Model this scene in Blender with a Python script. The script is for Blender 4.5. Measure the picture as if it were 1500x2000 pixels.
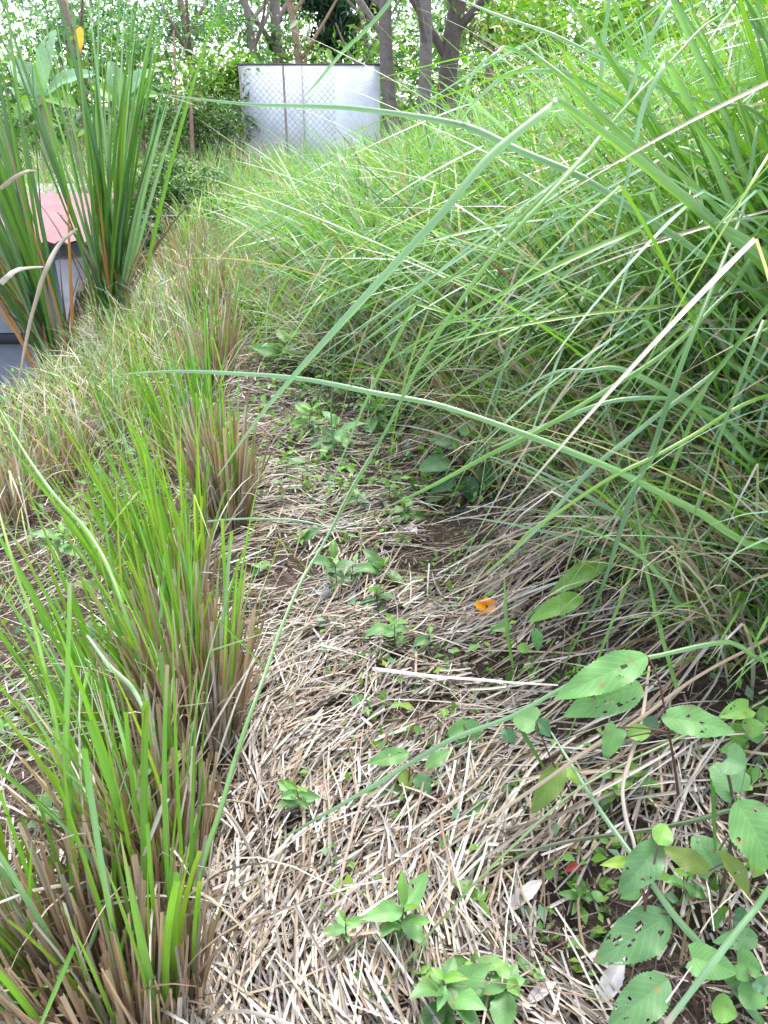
import bpy, math, random
import numpy as np

# ------------------------------------------------------------------ camera, world, sun, exposure
for o in list(bpy.data.objects): bpy.data.objects.remove(o)
S = bpy.context.scene
COL = S.collection
PITCH = 27.9
FPX, CX, CY = 1511.0, 750.0, 1000.0
CAMZ = 1.30
cd = bpy.data.cameras.new('camera'); cam = bpy.data.objects.new('camera', cd); COL.objects.link(cam)
cam.location = (0, 0, CAMZ); cam.rotation_euler = (math.radians(90 - PITCH), 0, 0)
cd.sensor_fit = 'VERTICAL'; cd.sensor_height = 24; cd.lens = 24 * FPX / 2000.0
cd.clip_start = 0.05; cd.clip_end = 500
S.camera = cam
W = bpy.data.worlds.new('World'); S.world = W; W.use_nodes = True
wn = W.node_tree; bg = wn.nodes['Background']
sky = wn.nodes.new('ShaderNodeTexSky'); sky.sky_type = 'NISHITA'; sky.sun_disc = False
SUN_EL, SUN_AZ = 62.0, 20.0      # degrees; azimuth of the sun seen from above, clockwise from +Y
sky.sun_elevation = math.radians(SUN_EL); sky.sun_rotation = math.radians(SUN_AZ)
sky.dust_density = 1.5; sky.air_density = 1.0; sky.ozone_density = 1.0
hs = wn.nodes.new('ShaderNodeHueSaturation'); hs.inputs['Saturation'].default_value = 0.5
wn.links.new(sky.outputs[0], hs.inputs['Color']); wn.links.new(hs.outputs[0], bg.inputs['Color'])
bg.inputs['Strength'].default_value = 0.15
sd = bpy.data.lights.new('sun', 'SUN'); sun = bpy.data.objects.new('sun', sd); COL.objects.link(sun)
sd.energy = 1.5; sd.angle = math.radians(30); sd.color = (1.0, 0.97, 0.94)
sun.rotation_euler = (math.radians(90 - SUN_EL), 0, math.radians(180 - SUN_AZ)); sun.location = (0, 0, 20)
S.view_settings.view_transform = 'Standard'; S.view_settings.look = 'None'
S.view_settings.gamma = 1.0; S.view_settings.exposure = 2.4
S.cycles.max_bounces = 8; S.cycles.diffuse_bounces = 6; S.cycles.glossy_bounces = 2
S.cycles.transmission_bounces = 6; S.cycles.transparent_max_bounces = 4
S.cycles.use_denoising = True

RNG = np.random.default_rng(7)
def U(a, b, n=None): return RNG.uniform(a, b, n)
PI = math.pi
cp, sp = math.cos(math.radians(PITCH)), math.sin(math.radians(PITCH))

# ------------------------------------------------------------------ terrain
def lnoise(x, y, f, seed=0.0):
    x = np.asarray(x) * f; y = np.asarray(y) * f
    return (np.sin(x * 1.7 + 2.1 * np.sin(y * 1.13 + seed) + seed) * np.cos(y * 1.9 + 1.7 * np.sin(x * 0.9 - seed)) +
            0.5 * np.sin(3.7 * x + 1.3 * y + seed * 3) * np.cos(3.1 * y - 2.2 * x + seed)) / 1.5
def xr(y): return np.interp(y, [0, 0.7, 1.6, 2.5, 3.2, 4.4, 7.5, 12, 20], [.36, .36, .30, .20, .10, -.35, -1.0, -1.6, -2.0])
def xl(y): return np.interp(y, [0, 0.7, 1.6, 3.3, 5, 7.4, 12, 20], [-.44, -.44, -.44, -.64, -1.0, -1.75, -2.6, -4])
def sstep(a, b, v):
    t = np.clip((np.asarray(v) - a) / (b - a), 0, 1); return t * t * (3 - 2 * t)
def ground(x, y):
    x = np.asarray(x, float); y = np.asarray(y, float)
    s = np.interp(y, [0, 1.2, 2, 4, 8, 14], [.35, .5, .68, .66, .40, .24])
    H = np.interp(y, [0, 3, 8, 14, 25], [1.5, 1.6, 1.15, .65, .8])
    t = np.maximum(x - xr(y), 0)
    z = H * (1 - np.exp(-s * t / H))
    l = np.maximum(xl(y) - 0.05 - x, 0)
    z = z - 0.38 * (1 - np.exp(-0.55 * l / 0.38)) * (1 - sstep(8, 10, y))
    xc = np.interp(y, [0, 3, 5, 7, 8, 9, 10], [-3.2, -2.7, -2.25, -2.4, -3.2, -5.5, -9.0])
    z = z - 2.4 * sstep(0, 0.9, xc - x) * (1 - sstep(9.0, 11.0, y))
    z = z + 0.018 * lnoise(x, y, 3.1, 1.0) + 0.010 * lnoise(x, y, 9.0, 4.0)
    z = z + 0.06 * lnoise(x, y, .7, 2.0) * sstep(3, 8, y)
    z = z - .10 * np.exp(-((x - .42) ** 2 + (y - 2.55) ** 2) / .05)
    return z
def g1(x, y): return float(ground(x, y))
def ray(px, py):
    a = (px - CX) / FPX; b = -(py - CY) / FPX
    return np.array([a, cp + b * sp, -sp + b * cp])
def P(px, py, d): return np.array([0, 0, CAMZ]) + ray(px, py) * d      # d = depth along the lens axis
def G(px, py, dmax=40):
    r = ray(px, py); d = 0.6
    ds = np.arange(0.5, dmax, 0.01)
    pts = np.array([0, 0, CAMZ]) + ds[:, None] * r
    below = pts[:, 2] < ground(pts[:, 0], pts[:, 1])
    i = int(np.argmax(below)) if below.any() else len(ds) - 1
    p = pts[i]; return np.array([p[0], p[1], g1(p[0], p[1])])
def depth(p): return float(p[1] * cp - (p[2] - CAMZ) * sp)

# ------------------------------------------------------------------ mesh accumulation
class MB:
    def __init__(s): s.v = []; s.f = []; s.c = []; s.u = []; s.n = 0
    def add(s, v, f, c, u=None):
        v = np.asarray(v, float).reshape(-1, 3); f = np.asarray(f, int)
        c = np.broadcast_to(np.asarray(c, float), (len(v), 3))
        if u is None: u = np.tile(np.array([.5, .5, U(0, 1)]), (len(v), 1))
        if f.shape[1] == 3: f = np.concatenate([f, np.full((len(f), 1), -1)], 1)
        s.v.append(v); s.f.append(np.where(f >= 0, f + s.n, -1)); s.c.append(c); s.u.append(u); s.n += len(v)
    def build(s, name, mat, parent=None, origin=None, smooth=True):
        v = np.concatenate(s.v); f = np.concatenate(s.f); c = np.concatenate(s.c); u = np.concatenate(s.u)
        if origin is None: origin = WLOC[parent.name] if parent else np.zeros(3)
        origin = np.asarray(origin, float); v = v - origin
        cnt = np.where(f[:, 3] < 0, 3, 4); st = np.concatenate([[0], np.cumsum(cnt)[:-1]])
        flat = f.ravel(); flat = flat[flat >= 0]
        me = bpy.data.meshes.new(name)
        me.vertices.add(len(v)); me.vertices.foreach_set('co', v.ravel())
        me.loops.add(len(flat)); me.loops.foreach_set('vertex_index', flat.astype(np.int32))
        me.polygons.add(len(f)); me.polygons.foreach_set('loop_start', st.astype(np.int32))
        me.polygons.foreach_set('loop_total', cnt.astype(np.int32))
        me.polygons.foreach_set('use_smooth', np.full(len(f), smooth))
        a = me.attributes.new('Col', 'FLOAT_COLOR', 'POINT')
        a.data.foreach_set('color', np.concatenate([c, np.ones((len(c), 1))], 1).ravel())
        a = me.attributes.new('buv', 'FLOAT_VECTOR', 'POINT'); a.data.foreach_set('vector', u.ravel())
        me.update(calc_edges=True); me.validate()
        me.materials.append(mat)
        o = bpy.data.objects.new(name, me); COL.objects.link(o)
        if parent:
            o.parent = parent; o.location = origin - WLOC[parent.name]
        else: o.location = origin
        WLOC[o.name] = origin
        return o
WLOC = {}
def tag(o, label, cat, group=None, kind=None):
    if label: o['label'] = label
    if cat: o['category'] = cat
    if group: o['group'] = group
    if kind: o['kind'] = kind
    return o
def thing(name, loc, label, cat, group=None):
    o = bpy.data.objects.new(name, None); o.empty_display_size = .05; COL.objects.link(o)
    o.location = tuple(loc); WLOC[o.name] = np.array(loc, float)
    return tag(o, label, cat, group, 'thing')
def nrm(v): return v / np.maximum(np.linalg.norm(v, axis=-1, keepdims=True), 1e-9)

# ------------------------------------------------------------------ materials
def mat(name, rough=.5, trans=0.0, spec=.5, streak=0.0, veins=False, noise=0.0, nscale=20.0, bump=0.0, col=None, spots=0.0):
    m = bpy.data.materials.new(name); m.use_nodes = True; nt = m.node_tree; N = nt.nodes; L = nt.links
    b = N['Principled BSDF']; out = N['Material Output']
    b.inputs['Roughness'].default_value = rough; b.inputs['Specular IOR Level'].default_value = spec
    if col is None:
        at = N.new('ShaderNodeAttribute'); at.attribute_name = 'Col'; c = at.outputs['Color']
    else:
        r = N.new('ShaderNodeRGB'); r.outputs[0].default_value = (*col, 1); c = r.outputs[0]
    bu = N.new('ShaderNodeAttribute'); bu.attribute_name = 'buv'
    def mul(c, fac_out, lo, hi):
        mr = N.new('ShaderNodeMapRange'); mr.inputs['To Min'].default_value = lo; mr.inputs['To Max'].default_value = hi
        L.new(fac_out, mr.inputs['Value'])
        mx = N.new('ShaderNodeVectorMath'); mx.operation = 'SCALE'
        L.new(c, mx.inputs[0]); L.new(mr.outputs[0], mx.inputs['Scale']); return mx.outputs[0]
    if streak:
        mp = N.new('ShaderNodeMapping'); mp.inputs['Scale'].default_value = (9, 2.5, 37); L.new(bu.outputs['Vector'], mp.inputs['Vector'])
        nz = N.new('ShaderNodeTexNoise'); nz.inputs['Scale'].default_value = 1.0; nz.inputs['Detail'].default_value = 2
        L.new(mp.outputs[0], nz.inputs['Vector']); c = mul(c, nz.outputs['Fac'], 1 - streak * 1.6, 1 + streak * 1.6)
        # pale midrib
        sx = N.new('ShaderNodeSeparateXYZ'); L.new(bu.outputs['Vector'], sx.inputs[0])
        s1 = N.new('ShaderNodeMath'); s1.operation = 'SUBTRACT'; s1.inputs[1].default_value = .5; L.new(sx.outputs[0], s1.inputs[0])
        s2 = N.new('ShaderNodeMath'); s2.operation = 'ABSOLUTE'; L.new(s1.outputs[0], s2.inputs[0])
        s3 = N.new('ShaderNodeMapRange'); s3.inputs['From Max'].default_value = .14; s3.inputs['To Min'].default_value = 1 + streak; s3.inputs['To Max'].default_value = 1
        L.new(s2.outputs[0], s3.inputs['Value'])
        mx = N.new('ShaderNodeVectorMath'); mx.operation = 'SCALE'; L.new(c, mx.inputs[0]); L.new(s3.outputs[0], mx.inputs['Scale']); c = mx.outputs[0]
    if veins:
        sx = N.new('ShaderNodeSeparateXYZ'); L.new(bu.outputs['Vector'], sx.inputs[0])
        a = N.new('ShaderNodeMath'); a.operation = 'SUBTRACT'; a.inputs[1].default_value = .5; L.new(sx.outputs[0], a.inputs[0])
        ab = N.new('ShaderNodeMath'); ab.operation = 'ABSOLUTE'; L.new(a.outputs[0], ab.inputs[0])
        k = N.new('ShaderNodeMath'); k.operation = 'MULTIPLY_ADD'; k.inputs[1].default_value = -.55; L.new(ab.outputs[0], k.inputs[0]); L.new(sx.outputs[1], k.inputs[2])
        k2 = N.new('ShaderNodeMath'); k2.operation = 'MULTIPLY'; k2.inputs[1].default_value = 9.0; L.new(k.outputs[0], k2.inputs[0])
        fr = N.new('ShaderNodeMath'); fr.operation = 'PINGPONG'; fr.inputs[1].default_value = .5; L.new(k2.outputs[0], fr.inputs[0])
        mn = N.new('ShaderNodeMath'); mn.operation = 'MULTIPLY'; mn.inputs[1].default_value = 6.0; L.new(ab.outputs[0], mn.inputs[0])
        mm = N.new('ShaderNodeMath'); mm.operation = 'MINIMUM'; L.new(fr.outputs[0], mm.inputs[0]); L.new(mn.outputs[0], mm.inputs[1])
        mr = N.new('ShaderNodeMapRange'); mr.inputs['From Max'].default_value = .12; L.new(mm.outputs[0], mr.inputs['Value'])
        mr.inputs['To Min'].default_value = 1.28; mr.inputs['To Max'].default_value = 1.0
        mx = N.new('ShaderNodeVectorMath'); mx.operation = 'SCALE'; L.new(c, mx.inputs[0]); L.new(mr.outputs[0], mx.inputs['Scale']); c = mx.outputs[0]
    hbump = None
    if noise:
        tc = N.new('ShaderNodeTexCoord')
        nz = N.new('ShaderNodeTexNoise'); nz.inputs['Scale'].default_value = nscale; nz.inputs['Detail'].default_value = 6
        nz.inputs['Roughness'].default_value = .65
        L.new(tc.outputs['Object'], nz.inputs['Vector']); c = mul(c, nz.outputs['Fac'], 1 - noise * 1.8, 1 + noise * 1.8); hbump = nz.outputs['Fac']
    if spots:
        tc = N.new('ShaderNodeTexCoord')
        nz = N.new('ShaderNodeTexNoise'); nz.inputs['Scale'].default_value = 45; nz.inputs['Detail'].default_value = 3
        L.new(tc.outputs['Object'], nz.inputs['Vector'])
        mr = N.new('ShaderNodeMapRange'); mr.inputs['From Min'].default_value = .64; mr.inputs['From Max'].default_value = .70; mr.inputs['To Max'].default_value = spots
        L.new(nz.outputs['Fac'], mr.inputs['Value'])
        mi = N.new('ShaderNodeMix'); mi.data_type = 'RGBA'; mi.inputs[7].default_value = (.22, .16, .06, 1)
        L.new(mr.outputs[0], mi.inputs[0]); L.new(c, mi.inputs[6]); c = mi.outputs[2]
    L.new(c, b.inputs['Base Color'])
    if bump and hbump is not None:
        bp = N.new('ShaderNodeBump'); bp.inputs['Strength'].default_value = bump; bp.inputs['Distance'].default_value = .02
        L.new(hbump, bp.inputs['Height']); L.new(bp.outputs[0], b.inputs['Normal'])
    if trans:
        t = N.new('ShaderNodeBsdfTranslucent'); L.new(c, t.inputs['Color'])
        gm = N.new('ShaderNodeVectorMath'); gm.operation = 'MULTIPLY'; gm.inputs[1].default_value = (1.25, 1.35, .6)
        L.new(c, gm.inputs[0]); L.new(gm.outputs[0], t.inputs['Color'])
        mi = N.new('ShaderNodeMixShader'); mi.inputs[0].default_value = trans
        L.new(b.outputs[0], mi.inputs[1]); L.new(t.outputs[0], mi.inputs[2]); L.new(mi.outputs[0], out.inputs['Surface'])
    return m
M_GRASS = mat('grass_blade', .32, .36, .8, streak=.16)
M_DRY = mat('dry_straw', .6, .12, .35, streak=.22)
M_LEAF = mat('weed_leaf', .5, .32, .5, veins=True, noise=.16, nscale=30, spots=.8)
M_FOL = mat('tree_foliage', .5, .3, .4)
M_STEM = mat('weed_stem', .55, 0, .4)
M_BARK = mat('bark', .85, 0, .2, noise=.35, nscale=14, bump=.8)
M_WALL = mat('painted_concrete', .8, 0, .2, noise=.22, nscale=2.6)
M_STONE = mat('stone', .8, 0, .3, noise=.2, nscale=40, bump=.4)
M_METAL = mat('weathered_metal', .45, 0, .5, noise=.18, nscale=5)
M_PIPE = mat('black_plastic', .4, 0, .5)

def soil_mat():
    m = bpy.data.materials.new('soil'); m.use_nodes = True; nt = m.node_tree; N = nt.nodes; L = nt.links; b = N['Principled BSDF']
    tc = N.new('ShaderNodeTexCoord')
    n1 = N.new('ShaderNodeTexNoise'); n1.inputs['Scale'].default_value = 5; n1.inputs['Detail'].default_value = 8; n1.inputs['Roughness'].default_value = .7
    v = N.new('ShaderNodeTexVoronoi'); v.inputs['Scale'].default_value = 70
    v2 = N.new('ShaderNodeTexNoise'); v2.inputs['Scale'].default_value = 110; v2.inputs['Detail'].default_value = 5
    for n in (n1, v, v2): L.new(tc.outputs['Object'], n.inputs['Vector'])
    r = N.new('ShaderNodeValToRGB'); e = r.color_ramp.elements
    e[0].position = .3; e[0].color = (.020, .015, .011, 1); e[1].position = .72; e[1].color = (.10, .075, .055, 1)
    mxx = N.new('ShaderNodeMath'); mxx.operation = 'MULTIPLY_ADD'; mxx.inputs[1].default_value = .5
    L.new(v2.outputs['Fac'], mxx.inputs[0])
    h = N.new('ShaderNodeMath'); h.operation = 'MULTIPLY'; h.inputs[1].default_value = .5; L.new(n1.outputs['Fac'], h.inputs[0]); L.new(h.outputs[0], mxx.inputs[2])
    L.new(mxx.outputs[0], r.inputs['Fac']); L.new(r.outputs['Color'], b.inputs['Base Color']); b.inputs['Roughness'].default_value = .95
    b.inputs['Specular IOR Level'].default_value = .15
    ad = N.new('ShaderNodeMath'); ad.operation = 'SUBTRACT'; L.new(v2.outputs['Fac'], ad.inputs[0]); L.new(v.outputs['Distance'], ad.inputs[1])
    bp = N.new('ShaderNodeBump'); bp.inputs['Strength'].default_value = 1; bp.inputs['Distance'].default_value = .012
    L.new(ad.outputs[0], bp.inputs['Height']); L.new(bp.outputs[0], b.inputs['Normal'])
    return m
M_SOIL = soil_mat()

# colours (base colours of the plants; the glaucous one also holds painted sky sheen)
C_VIV = np.array([.130, .280, .032]); C_MID = np.array([.100, .225, .042]); C_DARK = np.array([.042, .110, .030])
C_GLAU_SHEEN = np.array([.190, .330, .185]); C_YEL = np.array([.200, .310, .035])
C_TAN = np.array([.30, .24, .178]); C_PALE = np.array([.43, .39, .34]); C_BRN = np.array([.17, .115, .075]); C_GREY = np.array([.22, .195, .17])
def pick(cols, wts, n, jit=.18):
    cols = np.array(cols); k = RNG.choice(len(cols), n, p=np.array(wts) / sum(wts))
    return cols[k] * (1 + U(-jit, jit, (n, 1))) * (1 + U(-jit * .2, jit * .2, (n, 3)))

# ------------------------------------------------------------------ blades
def blades(mb, base, az, lean, L, w, bend, nseg=6, kink_s=None, kink_a=None, tip=0.0, fold=.22, col=None, ctip=None, tipat=.8,
           tw0=None, tw1=None, daz=None, basew=.65, fine=False, pw=1.5, cbase=None):
    base = np.asarray(base, float); n = len(base); m = nseg + 1; s = np.linspace(0, 1, m)
    A = lambda a, d=0.0: np.broadcast_to(np.asarray(d if a is None else a, float), (n,))
    az, lean, L, w, bend, tip, tw0, tw1, daz = map(A, (az, lean, L, w, bend, tip, tw0, tw1, daz))
    sm = (np.concatenate([[0], (s[1:] + s[:-1]) / 2]))[None, :]
    th = lean[:, None] + bend[:, None] * sm ** pw
    if kink_a is not None: th = th + A(kink_a)[:, None] * (sm > A(kink_s)[:, None])
    a = az[:, None] + daz[:, None] * sm
    t = np.stack([np.sin(th) * np.cos(a), np.sin(th) * np.sin(a), np.cos(th)], -1)
    step = t * (L[:, None, None] / nseg); step[:, 0] = 0
    p = base[:, None, :] + np.cumsum(step, 1)
    b = np.stack([-np.sin(a), np.cos(a), np.zeros_like(a)], -1); nn = np.cross(b, t)
    ta = (tw0[:, None] + tw1[:, None] * s[None, :])[..., None]
    side = b * np.cos(ta) + nn * np.sin(ta); nor = np.cross(side, t)
    prof = (basew + (1 - basew) * np.minimum(s / .25, 1))[None, :] * np.where(s[None, :] < .45, 1.0, 1 - (1 - tip[:, None]) * ((s[None, :] - .45) / .55) ** 1.6)
    hw = (w[:, None] * prof * .5)[..., None]
    f = fold * 2
    if fine:
        V = np.stack([p - side * hw, p + side * hw], 2); k = 2
    else:
        V = np.stack([p - side * hw - nor * hw * f, p, p + side * hw - nor * hw * f], 2); k = 3
    idx = np.arange(n * m * k).reshape(n, m, k)
    F = np.concatenate([np.stack([idx[:, :-1, j], idx[:, :-1, j + 1], idx[:, 1:, j + 1], idx[:, 1:, j]], -1).reshape(-1, 4) for j in range(k - 1)])
    c = np.broadcast_to(np.asarray(col, float), (n, 3))[:, None, :] * np.ones((1, m, 1))
    if ctip is not None:
        q = sstep(0, 1, (s[None, :] - A(tipat)[:, None]) / np.maximum(1 - A(tipat)[:, None], .02))[..., None]
        c = c * (1 - q) + np.broadcast_to(np.asarray(ctip, float), (n, 3))[:, None, :] * q
    if cbase is not None:
        q = (1 - sstep(.04, .30, s))[None, :, None] * np.ones((n, 1, 1)); c = c * (1 - q) + np.broadcast_to(np.asarray(cbase, float), (n, 3))[:, None, :] * q
    c = np.repeat(c[:, :, None, :], k, 2)
    uu = np.broadcast_to(np.linspace(0, 1, k)[None, None, :], (n, m, k)); vv = np.broadcast_to((s[None, :] * L[:, None] * 3)[:, :, None], (n, m, k))
    rr = np.broadcast_to(U(0, 1, n)[:, None, None], (n, m, k))
    mb.add(V.reshape(-1, 3), F, c.reshape(-1, 3), np.stack([uu, vv, rr], -1).reshape(-1, 3))

def spline(pts, n):
    pts = np.asarray(pts, float); q = np.vstack([2 * pts[0] - pts[1], pts, 2 * pts[-1] - pts[-2]])
    seg = len(pts) - 1; t = np.linspace(0, seg, n); i = np.minimum(t.astype(int), seg - 1); f = (t - i)[:, None]
    p0, p1, p2, p3 = q[i], q[i + 1], q[i + 2], q[i + 3]
    return .5 * ((2 * p1) + (-p0 + p2) * f + (2 * p0 - 5 * p1 + 4 * p2 - p3) * f * f + (-p0 + 3 * p1 - 3 * p2 + p3) * f ** 3)
def ribbon(mb, pts, wid, roll=.5, fold=.2, col=C_MID, col2=None, n=36, seed=0):
    """blade along control points; wid = widths at the control points (m); roll turns the face away from the eye"""
    p = spline(pts, n); wv = np.interp(np.linspace(0, 1, n), np.linspace(0, 1, len(wid)), wid)
    ph = U(0, 9, 6); q_ = np.linspace(0, 1, n); amp = .0026 * np.linalg.norm(p[-1] - p[0]) * np.sin(PI * q_)
    p = p + np.stack([amp * (np.sin(q_ * 11 + ph[k]) + .35 * np.sin(q_ * 29 + ph[k + 3])) for k in range(3)], 1)
    wv = wv * (1 + .05 * np.sin(q_ * 23 + ph[0]) + RNG.normal(0, .025, n))
    t = nrm(np.gradient(p, axis=0)); view = nrm(p - np.array([0, 0, CAMZ]))
    b = nrm(np.cross(t, view)); nn = np.cross(b, t); side = b * math.cos(roll) + nn * math.sin(roll); nor = np.cross(side, t)
    hw = (wv * .5)[:, None]
    V = np.stack([p - side * hw + nor * hw * fold * 2, p, p + side * hw + nor * hw * fold * 2], 1)
    idx = np.arange(n * 3).reshape(n, 3)
    F = np.concatenate([np.stack([idx[:-1, j], idx[:-1, j + 1], idx[1:, j + 1], idx[1:, j]], -1) for j in (0, 1)])
    c = np.asarray(col, float)[None, :] * np.ones((n, 1))
    if col2 is not None:
        q = np.linspace(0, 1, n)[:, None]; c = c * (1 - q) + np.asarray(col2, float) * q
    q = ((1 - sstep(.0, .07, q_)) * U(.3, 1))[:, None]; c = c * (1 - q) + C_TAN * q
    c = c * (1 + .10 * np.sin(q_ * 31 + ph[1]) * np.sin(q_ * 7 + ph[2]))[:, None]
    c = np.repeat(c[:, None, :], 3, 1); c[:, 0] *= 1.12; c[:, 2] *= .86  # one half painted lighter, the other darker, as if the fold caught light
    ln = np.concatenate([[0], np.cumsum(np.linalg.norm(np.diff(p, axis=0), axis=1))])
    u = np.stack([np.broadcast_to(np.array([0, .5, 1.]), (n, 3)), np.repeat(ln[:, None] * 3, 3, 1), np.full((n, 3), U(0, 1))], -1)
    mb.add(V.reshape(-1, 3), F, c.reshape(-1, 3), u.reshape(-1, 3))
def tube(mb, pts, rad, col, n=None, k=7):
    n = n or max(4, 4 * len(pts)); p = spline(pts, n); r = np.interp(np.linspace(0, 1, n), np.linspace(0, 1, len(rad)), rad)
    t = nrm(np.gradient(p, axis=0)); ref = np.array([0.31, .2, .93]) if abs(t[0][2]) < .8 else np.array([.9, .3, .1])
    b = nrm(np.cross(t, ref)); nn = np.cross(b, t); a = np.linspace(0, 2 * PI, k, endpoint=False)
    V = p[:, None, :] + (np.cos(a)[None, :, None] * b[:, None, :] + np.sin(a)[None, :, None] * nn[:, None, :]) * r[:, None, None]
    idx = np.arange(n * k).reshape(n, k); j = (np.arange(k) + 1) % k
    F = np.stack([idx[:-1][:, np.arange(k)], idx[:-1][:, j], idx[1:][:, j], idx[1:][:, np.arange(k)]], -1).reshape(-1, 4)
    mb.add(V.reshape(-1, 3), F, col)
    for e in (0, n - 1):
        mb.add(np.vstack([V[e], p[e]]), np.stack([np.arange(k), j, np.full(k, k)], 1), col)
def box(mb, c, sz, col, rot=0.0):
    c = np.asarray(c, float); h = np.asarray(sz, float) / 2
    v = np.array([[x, y, z] for x in (-1, 1) for y in (-1, 1) for z in (-1, 1)]) * h
    R = np.array([[math.cos(rot), -math.sin(rot), 0], [math.sin(rot), math.cos(rot), 0], [0, 0, 1]])
    mb.add(v @ R.T + c, [[0, 1, 3, 2], [4, 6, 7, 5], [0, 4, 5, 1], [2, 3, 7, 6], [0, 2, 6, 4], [1, 5, 7, 3]], col)
def leafgrid(mb, base, tipp, width, up=(0, 0, 1), arch=.12, cup=.18, col=C_MID, shape='ovate', nv=14, nu=8, holes=0, serr=.03, wave=.03, seed=0, ctip=None):
    rs = np.random.default_rng(seed + 11)
    base = np.asarray(base, float); tipp = np.asarray(tipp, float); d = tipp - base; L = np.linalg.norm(d); t = d / L
    b = nrm(np.cross(t, np.asarray(up, float))); n = np.cross(b, t)
    v = np.linspace(0, 1, nv + 1); u = np.linspace(-1, 1, nu + 1)
    if shape == 'ovate': hw = np.sin(PI * np.clip(v, 0, 1) ** .72) ** .85
    elif shape == 'lance': hw = np.sin(PI * v ** .8) ** 1.05
    elif shape == 'heart': hw = np.where(v < .18, .62 + .38 * np.sin(PI / 2 * v / .18), np.cos(PI / 2 * ((v - .18) / .82)) ** .8)
    else: hw = np.sin(PI * v) ** .6
    hw = hw + .02 * (1 - v)
    if serr: hw = hw * (1 + serr * np.where(np.arange(nv + 1) % 2 == 0, 1, -1)) * (1 + rs.uniform(-serr, serr, nv + 1))
    hw = hw * width / 2
    vv = v[:, None] * np.ones((1, nu + 1)); uu = u[None, :] * hw[:, None]
    if shape == 'heart': vv = vv - .10 * np.abs(u[None, :]) * (1 - v[:, None]) ** 4
    h = arch * L * np.sin(PI * vv * .9) + cup * np.abs(uu) - 0.0 * vv + wave * L * np.sin(vv * 14 + seed) * (uu / (width / 2 + 1e-6)) ** 2
    pts = base + t * (vv * L)[..., None] + b * uu[..., None] + n * h[..., None]
    idx = np.arange((nv + 1) * (nu + 1)).reshape(nv + 1, nu + 1)
    F = np.stack([idx[:-1, :-1], idx[:-1, 1:], idx[1:, 1:], idx[1:, :-1]], -1).reshape(-1, 4)
    if holes:
        cen = np.stack([(vv[:-1, :-1] + vv[1:, 1:]) / 2, (u[None, :-1] + u[None, 1:]) / 2 * np.ones((nv, 1)) * .35], -1).reshape(-1, 2)
        keep = np.ones(len(F), bool)
        for _ in range(holes):
            hc = np.array([rs.uniform(.12, .9), rs.uniform(-.3, .3)]); keep &= np.linalg.norm(cen - hc, axis=1) > rs.uniform(.012, .042)
        F = F[keep]
    c = np.asarray(col, float)[None, :] * np.ones((pts.size // 3, 1))
    if ctip is not None:
        q = sstep(.55, 1, vv.reshape(-1))[:, None]; c = c * (1 - q) + np.asarray(ctip) * q
    U3 = np.stack([(u[None, :] * .5 + .5) * np.ones((nv + 1, 1)), vv, np.full_like(vv, rs.uniform())], -1).reshape(-1, 3)
    mb.add(pts.reshape(-1, 3), F, c, U3)
def leafquads(mb, cen, size, col, droop=.5, asp=.45, flat=.6):
    """many small folded leaves at given centres"""
    n = len(cen); az = U(0, 2 * PI, n); el = RNG.normal(-.2 * droop - .2, .5, n)
    t = np.stack([np.cos(az) * np.cos(el), np.sin(az) * np.cos(el), np.sin(el)], -1)
    up = nrm(np.stack([RNG.normal(0, flat, n), RNG.normal(0, flat, n), np.ones(n)], -1)); b = nrm(np.cross(t, up)); nn = np.cross(b, t)
    sz = (size * U(.6, 1.3, n))[:, None]; a = asp
    V = np.stack([cen - t * sz * .5, cen - b * sz * a * .5 + nn * sz * .08, cen + t * sz * .5 - nn * sz * .1, cen + b * sz * a * .5 + nn * sz * .08], 1)
    idx = np.arange(n * 4).reshape(n, 4); F = np.concatenate([idx[:, [0, 1, 2]], idx[:, [0, 2, 3]]])
    mb.add(V.reshape(-1, 3), F, np.repeat(col, 4, 0), np.repeat(np.stack([U(0, 1, n), U(0, 1, n), U(0, 1, n)], -1), 4, 0))

# ------------------------------------------------------------------ ground sheet
def build_ground():
    xs = np.concatenate([np.linspace(-160, -10, 26)[:-1], np.arange(-10, -2.6, .25), np.arange(-2.6, 2.6, .035), np.arange(2.6, 10, .3), np.linspace(10, 160, 26)])
    ys = np.concatenate([np.linspace(-40, -1, 10)[:-1], np.arange(-1, 5, .04), np.arange(5, 16, .14), np.linspace(16, 260, 40)])
    X, Y = np.meshgrid(xs, ys); Z = ground(X, Y) + .006 * RNG.normal(0, 1, X.shape) * (np.abs(X) < 2.6) * (Y < 5)
    ny, nx = X.shape; idx = np.arange(nx * ny).reshape(ny, nx)
    mb = MB(); F = np.stack([idx[:-1, :-1], idx[:-1, 1:], idx[1:, 1:], idx[1:, :-1]], -1).reshape(-1, 4)
    mb.add(np.stack([X, Y, Z], -1).reshape(-1, 3), F, (.1, .08, .06), np.zeros((nx * ny, 3)))
    o = mb.build('ground', M_SOIL); o['kind'] = 'structure'
build_ground()

def grad_lean(x, y, az, h=.04):
    dz = (ground(x + h * np.cos(az), y + h * np.sin(az)) - ground(x - h * np.cos(az), y - h * np.sin(az))) / (2 * h)
    return PI / 2 - np.arctan(dz)

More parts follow.
